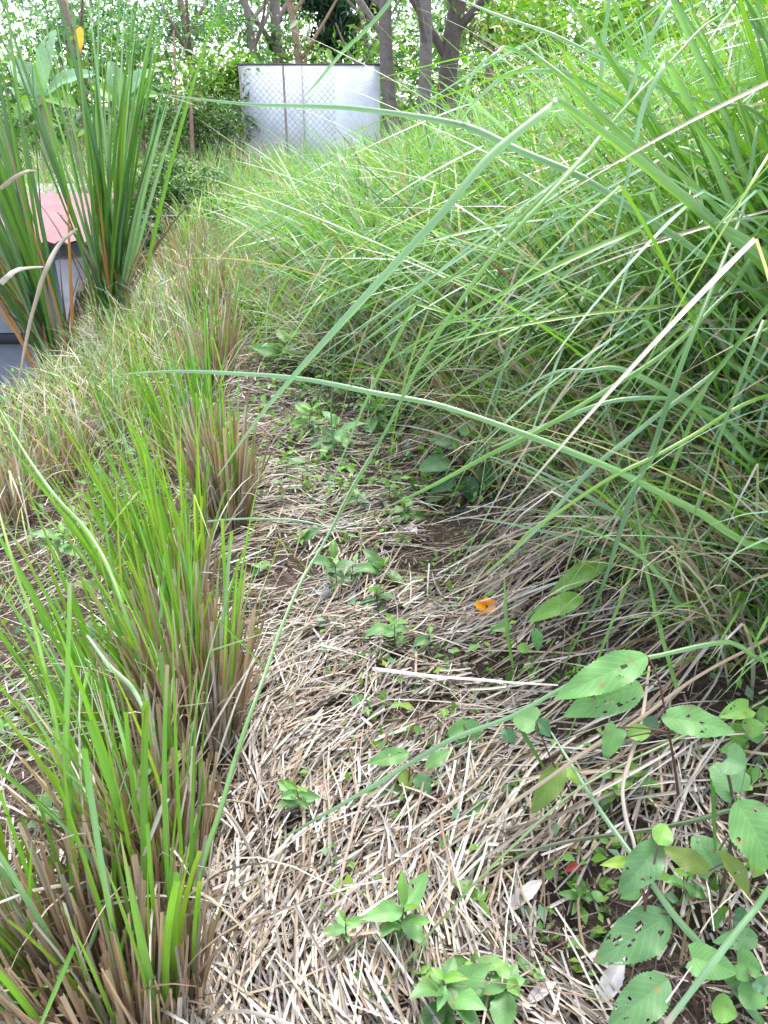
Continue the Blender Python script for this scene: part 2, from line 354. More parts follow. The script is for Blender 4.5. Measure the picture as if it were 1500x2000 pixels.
# ------------------------------------------------------------------ straw litter on the path
def build_straw():
    mb = MB()
    n = 46000
    y = .45 * np.exp(U(0, math.log(9.0 / .45), n)); lo = xl(y) - .12; hi = xr(y) + .30 + .1 * (y < 2.5)
    left = U(0, 1, n) < .27
    x = np.where(left, lo - U(0, 1.9, n), lo + (hi - lo) * U(0, 1, n))
    d = lnoise(x, y, 2.3, 5.0) + .6 * lnoise(x, y, 6.0, 9.0)
    cent = np.exp(-((x - (xl(y) * .64 + xr(y) * .36)) / (.25 + .05 * y)) ** 2)
    keep = (U(0, 1, n) < np.where(left, np.clip(.35 + .7 * d, .05, 1), np.clip(.0 + .85 * d + .66 * cent, .04, 1))) & (ground(x, y) > -.6)
    keep &= U(0, 1, n) < np.interp(y, [0, 2.9, 3.6, 5, 9], [1, 1, .45, .3, .25])
    x, y = x[keep], y[keep]; n = len(x)
    fld = .9 * lnoise(x, y, 1.9, 2.0) + .9 * lnoise(x, y, 4.5, 7.0)
    az = np.interp(y, [.7, 1.15, 1.5, 2.3], [1.8, 1.35, .65, .25]) + fld + RNG.normal(0, .38, n); rnd = U(0, 1, n) < .18; az = np.where(rnd, U(0, 2 * PI, n), az)
    L = np.exp(RNG.normal(math.log(.088), .5, n)).clip(.02, .30); w = U(.0020, .0066, n)
    lift = U(0, 1, n) ** 1.6 * .05 + .003
    lean = grad_lean(x, y, az) + RNG.normal(0, .10, n)
    base = np.stack([x - np.cos(az) * L / 2, y - np.sin(az) * L / 2, 0 * x], -1); base[:, 2] = ground(base[:, 0], base[:, 1]) + lift
    col = pick([C_PALE, C_TAN, C_BRN, C_GREY, C_PALE * 1.15], [.28, .25, .17, .30, .08], n, .28)
    blades(mb, base, az, lean, L, w, RNG.normal(0, .12, n), 3, tip=U(.4, 1, n), fold=.3, col=col, tw0=RNG.normal(0, .35, n), daz=RNG.normal(0, .22, n), basew=.9)
    o = mb.build('straw_litter', M_DRY); tag(o, 'dry cut straw litter strewn over the dirt path', 'straw', None, 'stuff')
    # broken crumbs of straw and rotted bits between the long pieces
    mb = MB(); n = 15000; y = .5 * np.exp(U(0, math.log(12), n)); x = U(xl(y) - .9, xr(y) + .75); az = U(0, 2 * PI, n)
    k = ground(x, y) > -.55; x, y, az = x[k], y[k], az[k]; n = len(x)
    base = np.stack([x, y, ground(x, y) + U(.002, .022, n)], -1)
    blades(mb, base, az, grad_lean(x, y, az) + RNG.normal(0, .2, n), U(.008, .032, n), U(.0018, .006, n), RNG.normal(0, .3, n), 2, tip=U(.4, 1, n), fold=.2,
           col=pick([C_TAN, C_BRN, C_GREY * .8, C_BRN * .5, C_PALE], [1, 1, 1, 1.2, .4], n, .3), tw0=RNG.normal(0, .6, n), basew=.9)
    o = mb.build('straw_crumbs', M_DRY); tag(o, 'broken crumbs of rotted straw and plant bits on the soil', 'straw', None, 'stuff')
    # fine dark twigs and roots among it
    mb = MB(); n = 2600; y = .5 * np.exp(U(0, math.log(12), n)); x = U(xl(y) - .6, xr(y) + .6); az = U(0, 2 * PI, n)
    base = np.stack([x, y, ground(x, y) + U(.01, .04, n)], -1)
    blades(mb, base, az, grad_lean(x, y, az) - U(-.05, .3, n), U(.06, .22, n), U(.0012, .0026, n), U(0, .5, n), 4, tip=.6, fold=.3,
           col=pick([(.05, .035, .03), (.1, .07, .05)], [1, 1], n), daz=RNG.normal(0, .7, n))
    o = mb.build('dark_twigs', M_STEM); tag(o, 'thin dark dead twigs and runners tangled in the straw', 'twigs', None, 'stuff')
build_straw()

def build_gravel():
    mb = MB(); n = 900; y = .6 * np.exp(U(0, math.log(7), n)); x = U(xl(y), xr(y) + .7); spot = U(0, 1, n) < .4
    c = G(925, 1230); x = np.where(spot, c[0] + RNG.normal(0, .10, n), x); y = np.where(spot, c[1] + RNG.normal(0, .10, n), y)
    a = np.array([[0, 0, 1], [0, 0, -1], [1, 0, 0], [-1, 0, 0], [0, 1, 0], [0, -1, 0]], float)
    f = np.array([[0, 2, 4], [0, 4, 3], [0, 3, 5], [0, 5, 2], [1, 4, 2], [1, 3, 4], [1, 5, 3], [1, 2, 5]])
    for i in range(n):
        r = U(.003, .010); v = nrm(a + RNG.normal(0, .3, a.shape)) * r * np.array([1.2, 1, .7])
        mb.add(v + np.array([x[i], y[i], g1(x[i], y[i]) + r * .4]), f, np.array([.30, .25, .19]) * U(.4, 1.5))
    o = mb.build('gravel', M_STONE); tag(o, 'small gravel and soil crumbs on bare patches of the path', 'gravel', None, 'stuff')
build_gravel()

# ------------------------------------------------------------------ bank grass (right)
def clump_blades(mb, cx, cy, n, R, Lr, wr, mean_az, spread, leanr, bendr, nseg, cols, wts, kinkp=.3, fine=False, dry=.05):
    a = U(0, 2 * PI, n); r = R * np.sqrt(U(0, 1, n)); x = cx + r * np.cos(a); y = cy + r * np.sin(a)
    base = np.stack([x, y, ground(x, y) - .01], -1)
    az = mean_az + RNG.normal(0, spread, n); L = U(*Lr, n)
    k = U(0, 1, n) < kinkp
    col = pick(cols, wts, n); dr = U(0, 1, n) < dry; col = np.where(dr[:, None], pick([C_TAN, C_PALE, C_BRN], [1, 1, .6], n), col)
    blades(mb, base, az, U(*leanr, n), L, U(*wr, n), U(*bendr, n), nseg, kink_s=U(.42, .8, n), kink_a=np.where(k, U(.6, 1.9, n), 0), tip=.04,
           col=col, ctip=pick([C_TAN, C_YEL, C_MID, C_GLAU_SHEEN], [.5, .6, 1, 1], n), tipat=U(.7, .97, n), tw0=RNG.normal(0, .5, n), tw1=RNG.normal(0, .7, n),
           daz=RNG.normal(0, .25, n), fine=fine)
def build_bank():
    near = MB(); far = MB()
    gc = [C_VIV, C_MID, C_DARK, C_GLAU_SHEEN, C_YEL]
    # clump centres
    pts = []
    tries = 0
    while len(pts) < 400 and tries < 9000:
        tries += 1
        y = float(1.75 + 12 * U(0, 1) ** 1.25); off = float(U(0, 5.0) * U(.25, 1))
        mn = np.interp(y, [1.5, 2.2, 3.0, 4.0, 5.5, 8, 12], [.85, .62, .45, .30, .18, .05, .0]); x = float(xr(y) + mn + off)
        if y > 13.0: continue
        rr = np.interp(y, [1.5, 4, 8, 13], [.20, .24, .32, .42])
        if all((x - q[0]) ** 2 + (y - q[1]) ** 2 > rr * rr for q in pts) and math.hypot(x, y) > 1.9: pts.append((x, y))
    for x, y in pts:
        t = x - float(xr(y)); 
        if y < 4.6:
            n = int(np.interp(y, [1.5, 4.6], [46, 42])); clump_blades(near, x, y, n, .12, (.45, 1.2), (.009, .017), PI + .1, .95, (.15, .85), (.05, .7), 11, gc, [1.0, .9, .35, 1.3, .25], .5, dry=.13)
        else:
            n = int(np.interp(y, [4.6, 13], [64, 44])); hh = np.interp(y, [4.6, 9, 13], [1.0, .82, .7])
            clump_blades(far, x, y, n, .16, (.4 * hh, 1.05 * hh), (.008, .014 + .0007 * y), PI + .2, 1.2, (.05, .75), (.05, .8), 8, gc, [1, .8, .3, .8, .4], .45, True, .10)
    for _ in range(230):        # short half dry tufts at the bank foot
        y = float(1.25 * math.exp(U(0, math.log(4.6)))); x = float(xr(y) + np.interp(y, [1.2, 2, 2.9, 3.6, 5], [.45, .35, .20, -.02, -.25]) + U(0, .75))
        if math.hypot(x, y) > 1.45: clump_blades(near, x, y, 20, .07, (.20, .62), (.0045, .010), PI + .1, 1.0, (.2, 1.0), (.2, 1.3), 7, gc, [1, .9, .3, .9, .3], .35, dry=.58)
    o = near.build('tall_grass', M_GRASS); tag(o, 'tall green grass leaning over the near bank on the right', 'grass', None, 'stuff')
    o = far.build('far_bank_grass', M_GRASS); tag(o, 'bright green grass covering the far bank up to the white wall', 'grass', None, 'stuff')
build_bank()

def build_drooping():
    """long loose blades arching off the bank over its foot and the path"""
    mb = MB(); n = 620
    y = 1.75 * np.exp(U(0, math.log(5.0), n)); x = xr(y) + np.interp(y, [1.7, 3, 5, 9], [.70, .45, .2, .05]) + U(0, .8, n); k = np.hypot(x, y) > 1.8; x, y = x[k], y[k]; n = len(x)
    near = np.interp(y, [1.7, 4, 9], [1, .9, .75]); kk = U(0, 1, n) < .75
    blades(mb, np.stack([x, y, ground(x, y) - .01], -1), PI + RNG.normal(.1, .75, n), U(.45, 1.05, n), U(.95, 1.75, n) * near, U(.008, .0135, n), U(.25, .8, n), 18, kink_s=U(.38, .65, n), kink_a=np.where(kk, U(.7, 1.6, n), 0), tip=.03,
           col=pick([C_GLAU_SHEEN, C_VIV, C_MID, C_YEL, C_TAN, C_PALE], [1.3, .9, .6, .25, .25, .2], n), ctip=pick([C_GLAU_SHEEN, C_MID, C_TAN], [1, 1, .5], n), tw0=RNG.normal(0, .45, n), tw1=RNG.normal(0, .6, n), daz=RNG.normal(0, .2, n))
    n = 230; y = U(1.9, 4.2, n); x = xr(y) + U(.75, 2.1, n); k = np.hypot(x, y) > 2.0; x, y = x[k], y[k]; n = len(x)
    blades(mb, np.stack([x, y, ground(x, y) - .01], -1), PI + RNG.normal(0, .55, n), U(.2, .8, n), U(1.1, 1.9, n), U(.009, .0155, n), U(.1, .5, n), 20, kink_s=U(.42, .66, n), kink_a=U(1.0, 2.0, n), tip=.03,
           col=pick([C_GLAU_SHEEN * 1.1, C_VIV, C_MID, C_TAN], [1.6, .7, .6, .12], n), ctip=pick([C_GLAU_SHEEN, C_MID, C_TAN], [1, .6, .5], n), tw0=RNG.normal(0, .35, n), tw1=RNG.normal(0, .5, n), daz=RNG.normal(0, .2, n))
    n = 110; y = U(1.25, 2.4, n); x = xr(y) + U(.65, 1.35, n); k = np.hypot(x, y) > 1.6; x, y = x[k], y[k]; n = len(x)
    blades(mb, np.stack([x, y, ground(x, y) - .01], -1), PI + RNG.normal(.1, .6, n), U(.5, 1.2, n), U(.5, 1.05, n), U(.006, .0115, n), U(.2, .7, n), 16, kink_s=U(.35, .65, n), kink_a=np.where(U(0, 1, n) < .5, U(.4, 1.2, n), 0), tip=.05,
           col=pick([C_GLAU_SHEEN, C_VIV, C_MID, C_TAN, C_PALE], [1.3, .8, .6, .7, .6], n), tw0=RNG.normal(0, .5, n), tw1=RNG.normal(0, .7, n), daz=RNG.normal(0, .25, n))
    o = mb.build('arching_grass', M_GRASS); tag(o, 'long loose pale green blades arching off the bank over its foot', 'grass', None, 'stuff')
build_drooping()

def build_thatch():
    """dry dead blades hanging down the foot of the bank"""
    mb = MB(); n = 4600
    y = 1.0 * np.exp(U(0, math.log(6.5), n)); x = xr(y) + U(-.02, .95, n) * np.interp(y, [1, 2.5, 6], [1.0, 1.0, .5])
    keep = U(0, 1, n) < np.clip(.65 + 1.1 * lnoise(x, y, 2.6, 8.0), .08, 1) * np.interp(y, [1, 1.5, 2.0, 2.6, 3.5], [.22, .5, 1, 1, .6])
    hol = G(960, 1010); keep &= np.hypot(x - hol[0], y - hol[1]) > .20; x, y = x[keep], y[keep]; n = len(x)
    az = PI + RNG.normal(.25, .5, n); L = U(.12, .5, n)
    base = np.stack([x, y, ground(x, y) + U(.005, .07, n)], -1)
    blades(mb, base, az, grad_lean(x, y, az) - U(-.02, .25, n), L, U(.003, .0075, n), U(.0, .35, n), 5, tip=U(.1, .7, n), fold=.25,
           col=pick([C_TAN, C_PALE, C_BRN, C_GREY], [1, .9, .6, .5], n), tw0=RNG.normal(0, .5, n), tw1=RNG.normal(0, 1, n), daz=RNG.normal(0, .35, n))
    o = mb.build('dry_thatch', M_DRY); tag(o, 'dry dead grass thatch hanging down the foot of the right bank', 'dry grass', None, 'stuff')
build_thatch()

def build_rough():
    """fine mixed grass on the left terrace and past the end of the path"""
    mb = MB(); n = 9500
    y = U(2.2, 8.6, n); x = xl(y) - .05 - U(0, 1, n) ** .9 * np.interp(y, [2, 5, 8], [2.2, 1.75, 1.6])
    k = (ground(x, y) > -.75) & (U(0, 1, n) < np.interp(y, [2.2, 3.4, 4.5], [.08, .35, 1])); x, y = x[k], y[k]; n = len(x)
    q = lnoise(x, y, 2.2, 3.3) * .5 + .5
    dry = U(0, 1, n) < (.38 + .5 * q)
    col = np.where(dry[:, None], pick([C_TAN, C_PALE * 1.1, C_BRN], [.9, 1.3, .3], n), pick([C_VIV, C_MID, C_GLAU_SHEEN, C_YEL], [1, .7, .7, .4], n))
    kk = U(0, 1, n) < .3
    blades(mb, np.stack([x, y, ground(x, y) - .01], -1), U(0, 2 * PI, n), U(.05, .7, n), U(.18, .58, n) * np.interp(x, [-2.3, -1.7], [.38, 1]), U(.003, .0075, n), U(.1, 1.3, n), 5,
           kink_s=U(.4, .8, n), kink_a=np.where(kk, U(.5, 1.7, n), 0), tip=.1, col=col, tw0=RNG.normal(0, .6, n), tw1=RNG.normal(0, .7, n), fine=True)
    n = 7000; y = U(7.4, 13.5, n); x = U(xl(y) - 2.6, xr(y) + .5)
    vm = G(330, 420); k = (ground(x, y) > -.6) & ~((x < vm[0] + .75) & (y < 9.0)); x, y = x[k], y[k]; n = len(x); dry = U(0, 1, n) < .3
    col = np.where(dry[:, None], pick([C_TAN, C_PALE], [1, .6], n), pick([C_VIV, C_MID, C_GLAU_SHEEN, C_YEL], [1, .8, .5, .4], n))
    blades(mb, np.stack([x, y, ground(x, y) - .01], -1), U(0, 2 * PI, n), U(.05, .6, n), U(.25, .7, n) * np.interp(y, [9.5, 11.5], [1, 1.45]), U(.006, .013, n), U(.1, 1.1, n), 5, tip=.1, col=col,
           tw0=RNG.normal(0, .6, n), fine=True)
    n = 2300; y = U(4.3, 9.0, n); x = xl(y) + (xr(y) + .15 - xl(y)) * U(0, 1, n); k = U(0, 1, n) < np.interp(y, [4.3, 5.6, 7], [.15, .7, 1]); x, y = x[k], y[k]; n = len(x); dry = U(0, 1, n) < .45
    col = np.where(dry[:, None], pick([C_TAN, C_PALE, C_BRN], [1, .8, .4], n), pick([C_VIV, C_MID, C_GLAU_SHEEN, C_YEL], [1, .8, .6, .3], n))
    blades(mb, np.stack([x, y, ground(x, y) - .01], -1), U(0, 2 * PI, n), U(.05, .7, n), U(.15, .52, n), U(.004, .009, n), U(.1, 1.2, n), 5, tip=.1, col=col, tw0=RNG.normal(0, .6, n), fine=True)
    o = mb.build('rough_grass', M_GRASS); tag(o, 'fine rough grass, half dry, beside and beyond the path', 'grass', None, 'stuff')
build_rough()

def build_cover():
    """low seedlings and creeping weeds along the path and the bank foot"""
    mb = MB(); n = 2900
    y = np.concatenate([U(2.5, 6.8, 2000), U(.7, 2.6, 370), U(1.4, 5.5, 530)])
    x = np.concatenate([xl(y[:2000]) + .08 + (xr(y[:2000]) - xl(y[:2000]) + .75) * U(0, 1, 2000) ** .75, xr(y[2000:2370]) + U(-.45, .7, 370), xl(y[2370:]) - U(.1, 1.6, 530)])
    for i in range(n):
        if not -.6 < g1(x[i], y[i]): continue
        h = U(.03, .14) if y[i] > 2.5 else U(.02, .07); b = np.array([x[i], y[i], g1(x[i], y[i])]); m = RNG.integers(3, 7); s = U(.022, .05) * (1 if y[i] > 2.6 else .75)
        cen = b + np.stack([RNG.normal(0, .025 + s * .4, m), RNG.normal(0, .025 + s * .4, m), U(.25, 1, m) * h], -1)
        leafquads(mb, cen, np.full(m, s), pick([C_MID, C_VIV, C_GLAU_SHEEN * .8, C_YEL], [1, .8, .6, .25], m), .2, .55, .35)
        base = b[None, :]; blades(mb, base, U(0, 6.28, 1), U(0, .2, 1), np.array([h]), np.array([.002]), np.array([.1]), 2, tip=.7, col=np.array([(.09, .06, .035)]))
    o = mb.build('ground_cover', M_FOL); tag(o, 'low creeping weeds and tiny seedlings sprouting through the straw', 'weeds', None, 'stuff')
build_cover()

# ------------------------------------------------------------------ cut tussocks on the left of the path
def tussock(base, R, ng, Lg, ns, Ls, label, lean_az=PI, lean=.10, wg=(.006, .0105), spread=.13, cols=None, elong=(1, 1), bend=(.0, .36), cut=.38, stubw=(.006, .012)):
    base = np.asarray(base, float); lean *= .42; ng = int(ng * .8); ns = int(ns * 1.15); Ls = (Ls[0] * 1.15, Ls[1] * 1.15)
    t = thing('grass_tussock', base, label, 'tussock', 'cut grass tussocks along the path edge')
    def roots(n):
        a = U(0, 2 * PI, n); r = np.sqrt(U(0, 1, n)); x = base[0] + R * elong[0] * r * np.cos(a); y = base[1] + R * elong[1] * r * np.sin(a)
        return np.stack([x, y, ground(x, y) - .015], -1), a, r
    if ns:
        mb = MB(); p, a, r = roots(ns)
        blades(mb, p, a + RNG.normal(0, .5, ns), .02 + .16 * r + np.abs(RNG.normal(0, .06, ns)), U(*Ls, ns) * U(.55, 1.0, ns), U(*stubw, ns) * U(.55, 1.05, ns), RNG.normal(0, .08, ns), 4, tip=U(.55, 1, ns), fold=.45,
               col=pick([np.array([.34, .235, .16]), np.array([.26, .165, .105]), np.array([.42, .30, .21]), C_GREY * 1.2, C_PALE], [1, .5, 1.1, .3, .5], ns), tw0=RNG.normal(0, 1.3, ns), basew=.9)
        m = max(12, ns // 4); p, a, r = roots(m)    # loose dry leaf strips
        blades(mb, p, a + RNG.normal(0, .6, m), U(.1, .5, m), U(.25, .55, m), U(.003, .007, m), U(.3, 1.9, m), 7, tip=.1, col=pick([C_TAN, C_PALE, C_BRN], [1, 1, .5], m), tw0=RNG.normal(0, .7, m), tw1=RNG.normal(0, 1.2, m))
        mb.build('stubble', M_DRY, t)
    if ng:
        mb = MB(); p, a, r = roots(ng)
        hx = np.cos(lean_az) * lean + np.cos(a) * spread * r + RNG.normal(0, .07, ng); hy = np.sin(lean_az) * lean + np.sin(a) * spread * r + RNG.normal(0, .07, ng)
        c = U(0, 1, ng) < cut
        blades(mb, p, np.arctan2(hy, hx), np.hypot(hx, hy), U(*Lg, ng) * np.where(c, U(.45, .85, ng), 1), U(*wg, ng), U(*bend, ng), 8, tip=np.where(c, .8, .03),
               col=pick(cols or [C_VIV, C_YEL * .9, C_MID, C_GLAU_SHEEN], [1.0, .8, .35, .35][:len(cols)] if cols else [1.2, .5, .6, .25], ng), ctip=pick([C_VIV, C_MID, C_TAN, C_YEL], [1, .8, .25, .5], ng), tipat=U(.8, .98, ng),
               tw0=RNG.normal(0, .9, ng), tw1=RNG.normal(0, .6, ng), kink_s=U(.55, .9, ng), kink_a=np.where(U(0, 1, ng) < .08, U(.8, 2.2, ng), 0), basew=.8, cbase=pick([C_TAN * .9, C_PALE * .8, C_YEL * .8], [1, .6, 1], ng))
        mb.build('green_blades', M_GRASS, t)
    return t
tussock(G(225, 1975), .125, 62, (.42, .78), 330, (.17, .34), 'largest tussock at the bottom left with broad brown cut stubble', elong=(1.15, .8), lean=.05, cut=.5, wg=(.007, .0125))
tussock(G(20, 1985), .10, 80, (.40, .72), 60, (.10, .22), 'bright green tussock in the bottom left corner, few dry stems', lean=.20, cut=.4, wg=(.007, .0125))
tussock(G(310, 1720), .09, 58, (.40, .75), 190, (.20, .38), 'tussock between the big brown one and the one with the tall stubble column', lean=.06, wg=(.007, .012))
tussock(G(385, 1450), .095, 90, (.42, .76), 290, (.26, .44), 'tussock with tall tan stubble columns right against the straw path', lean=.08, cut=.3)
tussock(G(215, 1480), .09, 75, (.40, .75), 45, (.10, .25), 'green tussock with broad weeds growing in front of it', lean=.28)
tussock(G(340, 1200), .125, 150, (.45, .82), 90, (.15, .32), 'dense yellow green tussock halfway up the left path edge', lean=.20, elong=(.9, 1.1), cols=[C_VIV, C_YEL, C_MID])
tussock(G(445, 1020), .075, 50, (.38, .66), 170, (.28, .46), 'green tussock with a brown stubble column beside the first weeds on the path', lean=.09)
tussock(G(375, 890), .13, 110, (.40, .74), 80, (.15, .3), 'slender green tussock behind the dense yellow green one', lean=.14, elong=(.9, 1.2))
tussock(G(415, 750), .12, 70, (.35, .70), 150, (.24, .46), 'half dry tussock where the path narrows', lean=.06, elong=(1, 1.2))
tussock(G(405, 625), .16, 70, (.35, .66), 150, (.25, .50), 'mostly dry tan tussock near the far end of the path', lean=.05)
tussock(G(370, 535), .22, 60, (.30, .60), 150, (.25, .52), 'farthest tan tussock where the path bends out of sight', lean=.05, stubw=(.006, .014))
tussock(G(290, 710), .17, 80, (.30, .65), 110, (.15, .40), 'mixed green and tan tussock on the left terrace below the cane', lean=.08)
tussock(G(100, 935), .17, 35, (.30, .60), 220, (.14, .30), 'brown cut tussock on the left terrace with sparse shoots', lean=.10)
tussock(G(18, 1015), .13, 22, (.25, .50), 180, (.14, .28), 'pale tan stubble tussock at the left edge of the terrace', lean=.10)
tussock(G(235, 840), .14, 45, (.30, .58), 70, (.12, .26), 'small grass tuft between brown stubble and the row by the path', lean=.15)
tussock(G(190, 620), .20, 40, (.25, .5), 110, (.15, .4), 'dry tuft at the foot of the tall cane', lean=.05)

# ------------------------------------------------------------------ single long blades
def longblade(pts, wpx, label, col=C_GLAU_SHEEN, col2=None, roll=.4, root=None, name='grass_leaf', dry=False, fold=.36, up=False, n=46):
    """pts: (px, py, depth) tip first -> root end; wpx widths in photo pixels at each point"""
    if root is not None and root[0] > 1.15: pts = [(a, b, d * .83) for a, b, d in pts]
    w3 = [P(*q) for q in pts]; wid = [max(.0008, .76 * w / FPX * q[2]) for w, q in zip(wpx, pts)]
    if root is not None:
        r = np.array(root, float)
        if len(r) == 2: r = np.array([r[0], r[1], g1(*r) - .02])
        w3.append(r); wid.append(wid[-1] * .8)
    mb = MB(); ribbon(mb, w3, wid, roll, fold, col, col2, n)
    o = mb.build(name, M_DRY if dry else M_GRASS, None, w3[-1])
    return tag(o, label, 'grass blade')
LB = longblade
LB([(310, 183, 2.4), (490, 201, 2.3), (700, 213, 2.2), (880, 243, 2.1), (1010, 284, 2.05), (1150, 345, 2.0), (1300, 445, 2.0), (1500, 590, 2.05)], [2, 9, 14, 17, 19, 20, 20, 18],
   'long pale blade reaching left across the white wall near the top', C_GLAU_SHEEN, C_MID, .5, (1.45, 2.1))
LB([(425, 930, 1.75), (500, 822, 1.7), (575, 735, 1.65), (660, 640, 1.62), (760, 530, 1.6), (860, 415, 1.6), (950, 300, 1.62), (1050, 219, 1.65), (1078, 198, 1.68), (1088, 196, 1.68), (1110, 207, 1.71), (1250, 312, 1.8), (1390, 430, 1.85), (1520, 540, 1.9)],
   [3, 9, 14, 18, 21, 23, 23, 19, 15, 13, 18, 24, 26, 26], 'widest bent blade, folded at its top and drooping to a tip over the path', C_GLAU_SHEEN, C_VIV, .35, (1.25, 1.95), n=60)
LB([(220, 732, 2.1), (330, 726, 2.05), (450, 728, 2.0), (570, 736, 1.95), (690, 752, 1.9), (790, 772, 1.87), (890, 800, 1.85), (1000, 838, 1.82), (1133, 894, 1.8), (1243, 938, 1.8), (1353, 990, 1.8), (1520, 1060, 1.85)],
   [2, 7, 11, 13, 14, 14, 15, 16, 18, 20, 22, 20], 'long blade arching level over the middle of the path, tip by the left tussocks', C_GLAU_SHEEN, C_VIV, .4, (1.2, 1.9))
LB([(538, 1643, 1.45), (607, 1605, 1.44), (729, 1532, 1.43), (817, 1477, 1.42), (890, 1437, 1.4), (1000, 1399, 1.38), (1090, 1350, 1.37), (1180, 1305, 1.37), (1280, 1280, 1.38), (1420, 1252, 1.4), (1520, 1280, 1.45)],
   [2, 8, 12, 13, 13, 13, 12, 13, 14, 14, 14], 'pale blade crossing low above the straw with its tip near the brown tussock stubble', C_GLAU_SHEEN * .9, C_MID, .4, (1.05, 1.5))
LB([(1058, 1400, 1.5), (1111, 1484, 1.42), (1170, 1576, 1.35), (1236, 1671, 1.28), (1317, 1785, 1.22), (1390, 1869, 1.18), (1482, 1987, 1.14), (1540, 2060, 1.15)], [2, 9, 12, 15, 18, 20, 22, 22],
   'straight blue green blade slanting through the broad weeds at the bottom right', C_GLAU_SHEEN * .8, C_MID, .3, (.72, .75))
LB([(692, 1999, 1.25), (780, 1891, 1.25), (890, 1759, 1.27), (1000, 1655, 1.3), (1126, 1547, 1.35), (1280, 1462, 1.4), (1390, 1407, 1.45), (1520, 1340, 1.5)], [4, 7, 8, 8, 8, 8, 8, 8],
   'thin olive blade rising from the bottom edge to the right edge', np.array([.13, .16, .06]), C_MID, .6, (1.0, 1.45))
LB([(820, 1692, 1.4), (950, 1602, 1.4), (1111, 1488, 1.4), (1254, 1398, 1.42), (1400, 1300, 1.45), (1520, 1230, 1.5)], [3, 9, 10, 10, 9, 8], 'tan and olive dry blade over the bottom right weeds', C_TAN, C_BRN, .4, (1.0, 1.5), dry=True)
LB([(930, 1720, 1.36), (1050, 1657, 1.36), (1207, 1627, 1.36), (1317, 1609, 1.36), (1410, 1585, 1.38), (1520, 1556, 1.4)], [4, 10, 12, 13, 13, 12], 'dark olive stalk lying level behind the large ovate leaf', np.array([.11, .11, .045]), C_DARK, .3, (.85, 1.15), fold=.6)
LB([(735, 870, 1.8), (683, 960, 1.72), (637, 1057, 1.64), (590, 1137, 1.56), (550, 1227, 1.48), (517, 1317, 1.42), (483, 1405, 1.36), (458, 1492, 1.32), (433, 1583, 1.28), (396, 1700, 1.24), (359, 1858, 1.2), (323, 2000, 1.2)],
   [2, 5, 7, 8, 9, 10, 11, 13, 15, 18, 18, 16], 'very long upright blade rising from the bottom left over the straw', C_GLAU_SHEEN * .8, C_VIV, .4, (G(315, 2040)[0], G(315, 2040)[1]))
LB([(646, 1040, 1.9), (700, 935, 1.85), (765, 820, 1.82), (820, 715, 1.8), (880, 615, 1.8), (950, 510, 1.82), (1050, 395, 1.85), (1130, 310, 1.9), (1200, 250, 1.95), (1270, 290, 2.0), (1400, 400, 2.05), (1520, 520, 2.1)],
   [2, 7, 9, 11, 12, 13, 13, 13, 12, 14, 14, 14], 'narrow drooping blade parallel to the widest bent blade on its right side', C_MID, C_VIV, .5, (1.5, 2.1), n=56)
LB([(137, 1138, 1.3), (134, 1300, 1.27), (133, 1450, 1.24), (138, 1650, 1.22), (148, 1850, 1.22)], [11, 14, 17, 18, 18], 'broad upright cut blade standing in front of the left tussocks', C_VIV, C_VIV, .15, (G(150, 1990)[0], G(150, 1990)[1]))
LB([(0, 800, 1.9), (60, 900, 1.8), (110, 970, 1.75), (165, 1033, 1.7), (205, 1088, 1.66), (250, 1200, 1.6), (280, 1310, 1.58), (300, 1420, 1.58)], [3, 8, 10, 11, 12, 13, 13, 12], 'green blade leaning left from the tussocks to the left edge', C_VIV, C_MID, .4, (G(310, 1500)[0], G(310, 1500)[1]))
LB([(-15, 950, 1.5), (12, 1045, 1.45), (35, 1130, 1.42), (62, 1210, 1.4), (95, 1330, 1.36), (118, 1450, 1.33), (130, 1600, 1.3)], [3, 7, 9, 10, 12, 14, 14], 'green blade curving up along the left edge of the picture', C_YEL * .8, C_VIV, .3, (G(140, 1900)[0], G(140, 1900)[1]))
LB([(325, 1062, 1.75), (322, 1130, 1.72), (312, 1220, 1.68), (306, 1330, 1.62)], [10, 11, 12, 11], 'short cut blade with a folded tip in the left tussocks', C_MID, C_MID, .2, (G(310, 1560)[0], G(310, 1560)[1]))
LB([(170, 1240, 1.42), (215, 1300, 1.38), (262, 1348, 1.36), (290, 1420, 1.36)], [6, 12, 12, 10], 'pale bent blade end pointing up left in the near tussocks', C_GLAU_SHEEN, C_MID, .3, (G(312, 1540)[0], G(312, 1540)[1]))
LB([(268, 1748, 1.22), (245, 1830, 1.2), (215, 1920, 1.18), (190, 1990, 1.18)], [9, 13, 13, 12], 'cut green blade with a ragged end above the brown stubble', C_VIV, C_MID, .3, (G(185, 2060)[0], G(185, 2060)[1]))
LB([(385, 1590, 1.28), (365, 1680, 1.25), (340, 1780, 1.22), (315, 1890, 1.2), (295, 1990, 1.2)], [5, 8, 10, 12, 12], 'slim yellow green blade left of the very long upright one', C_YEL * .8, C_VIV, .3, (G(290, 2060)[0], G(290, 2060)[1]))
LB([(255, 1565, 1.28), (235, 1650, 1.25), (205, 1760, 1.2), (165, 1880, 1.17), (120, 1990, 1.15)], [3, 7, 10, 12, 13], 'bluish blade leaning right across the bottom left stubble', C_GLAU_SHEEN * .8, C_MID, .3, (G(110, 2080)[0], G(110, 2080)[1]))
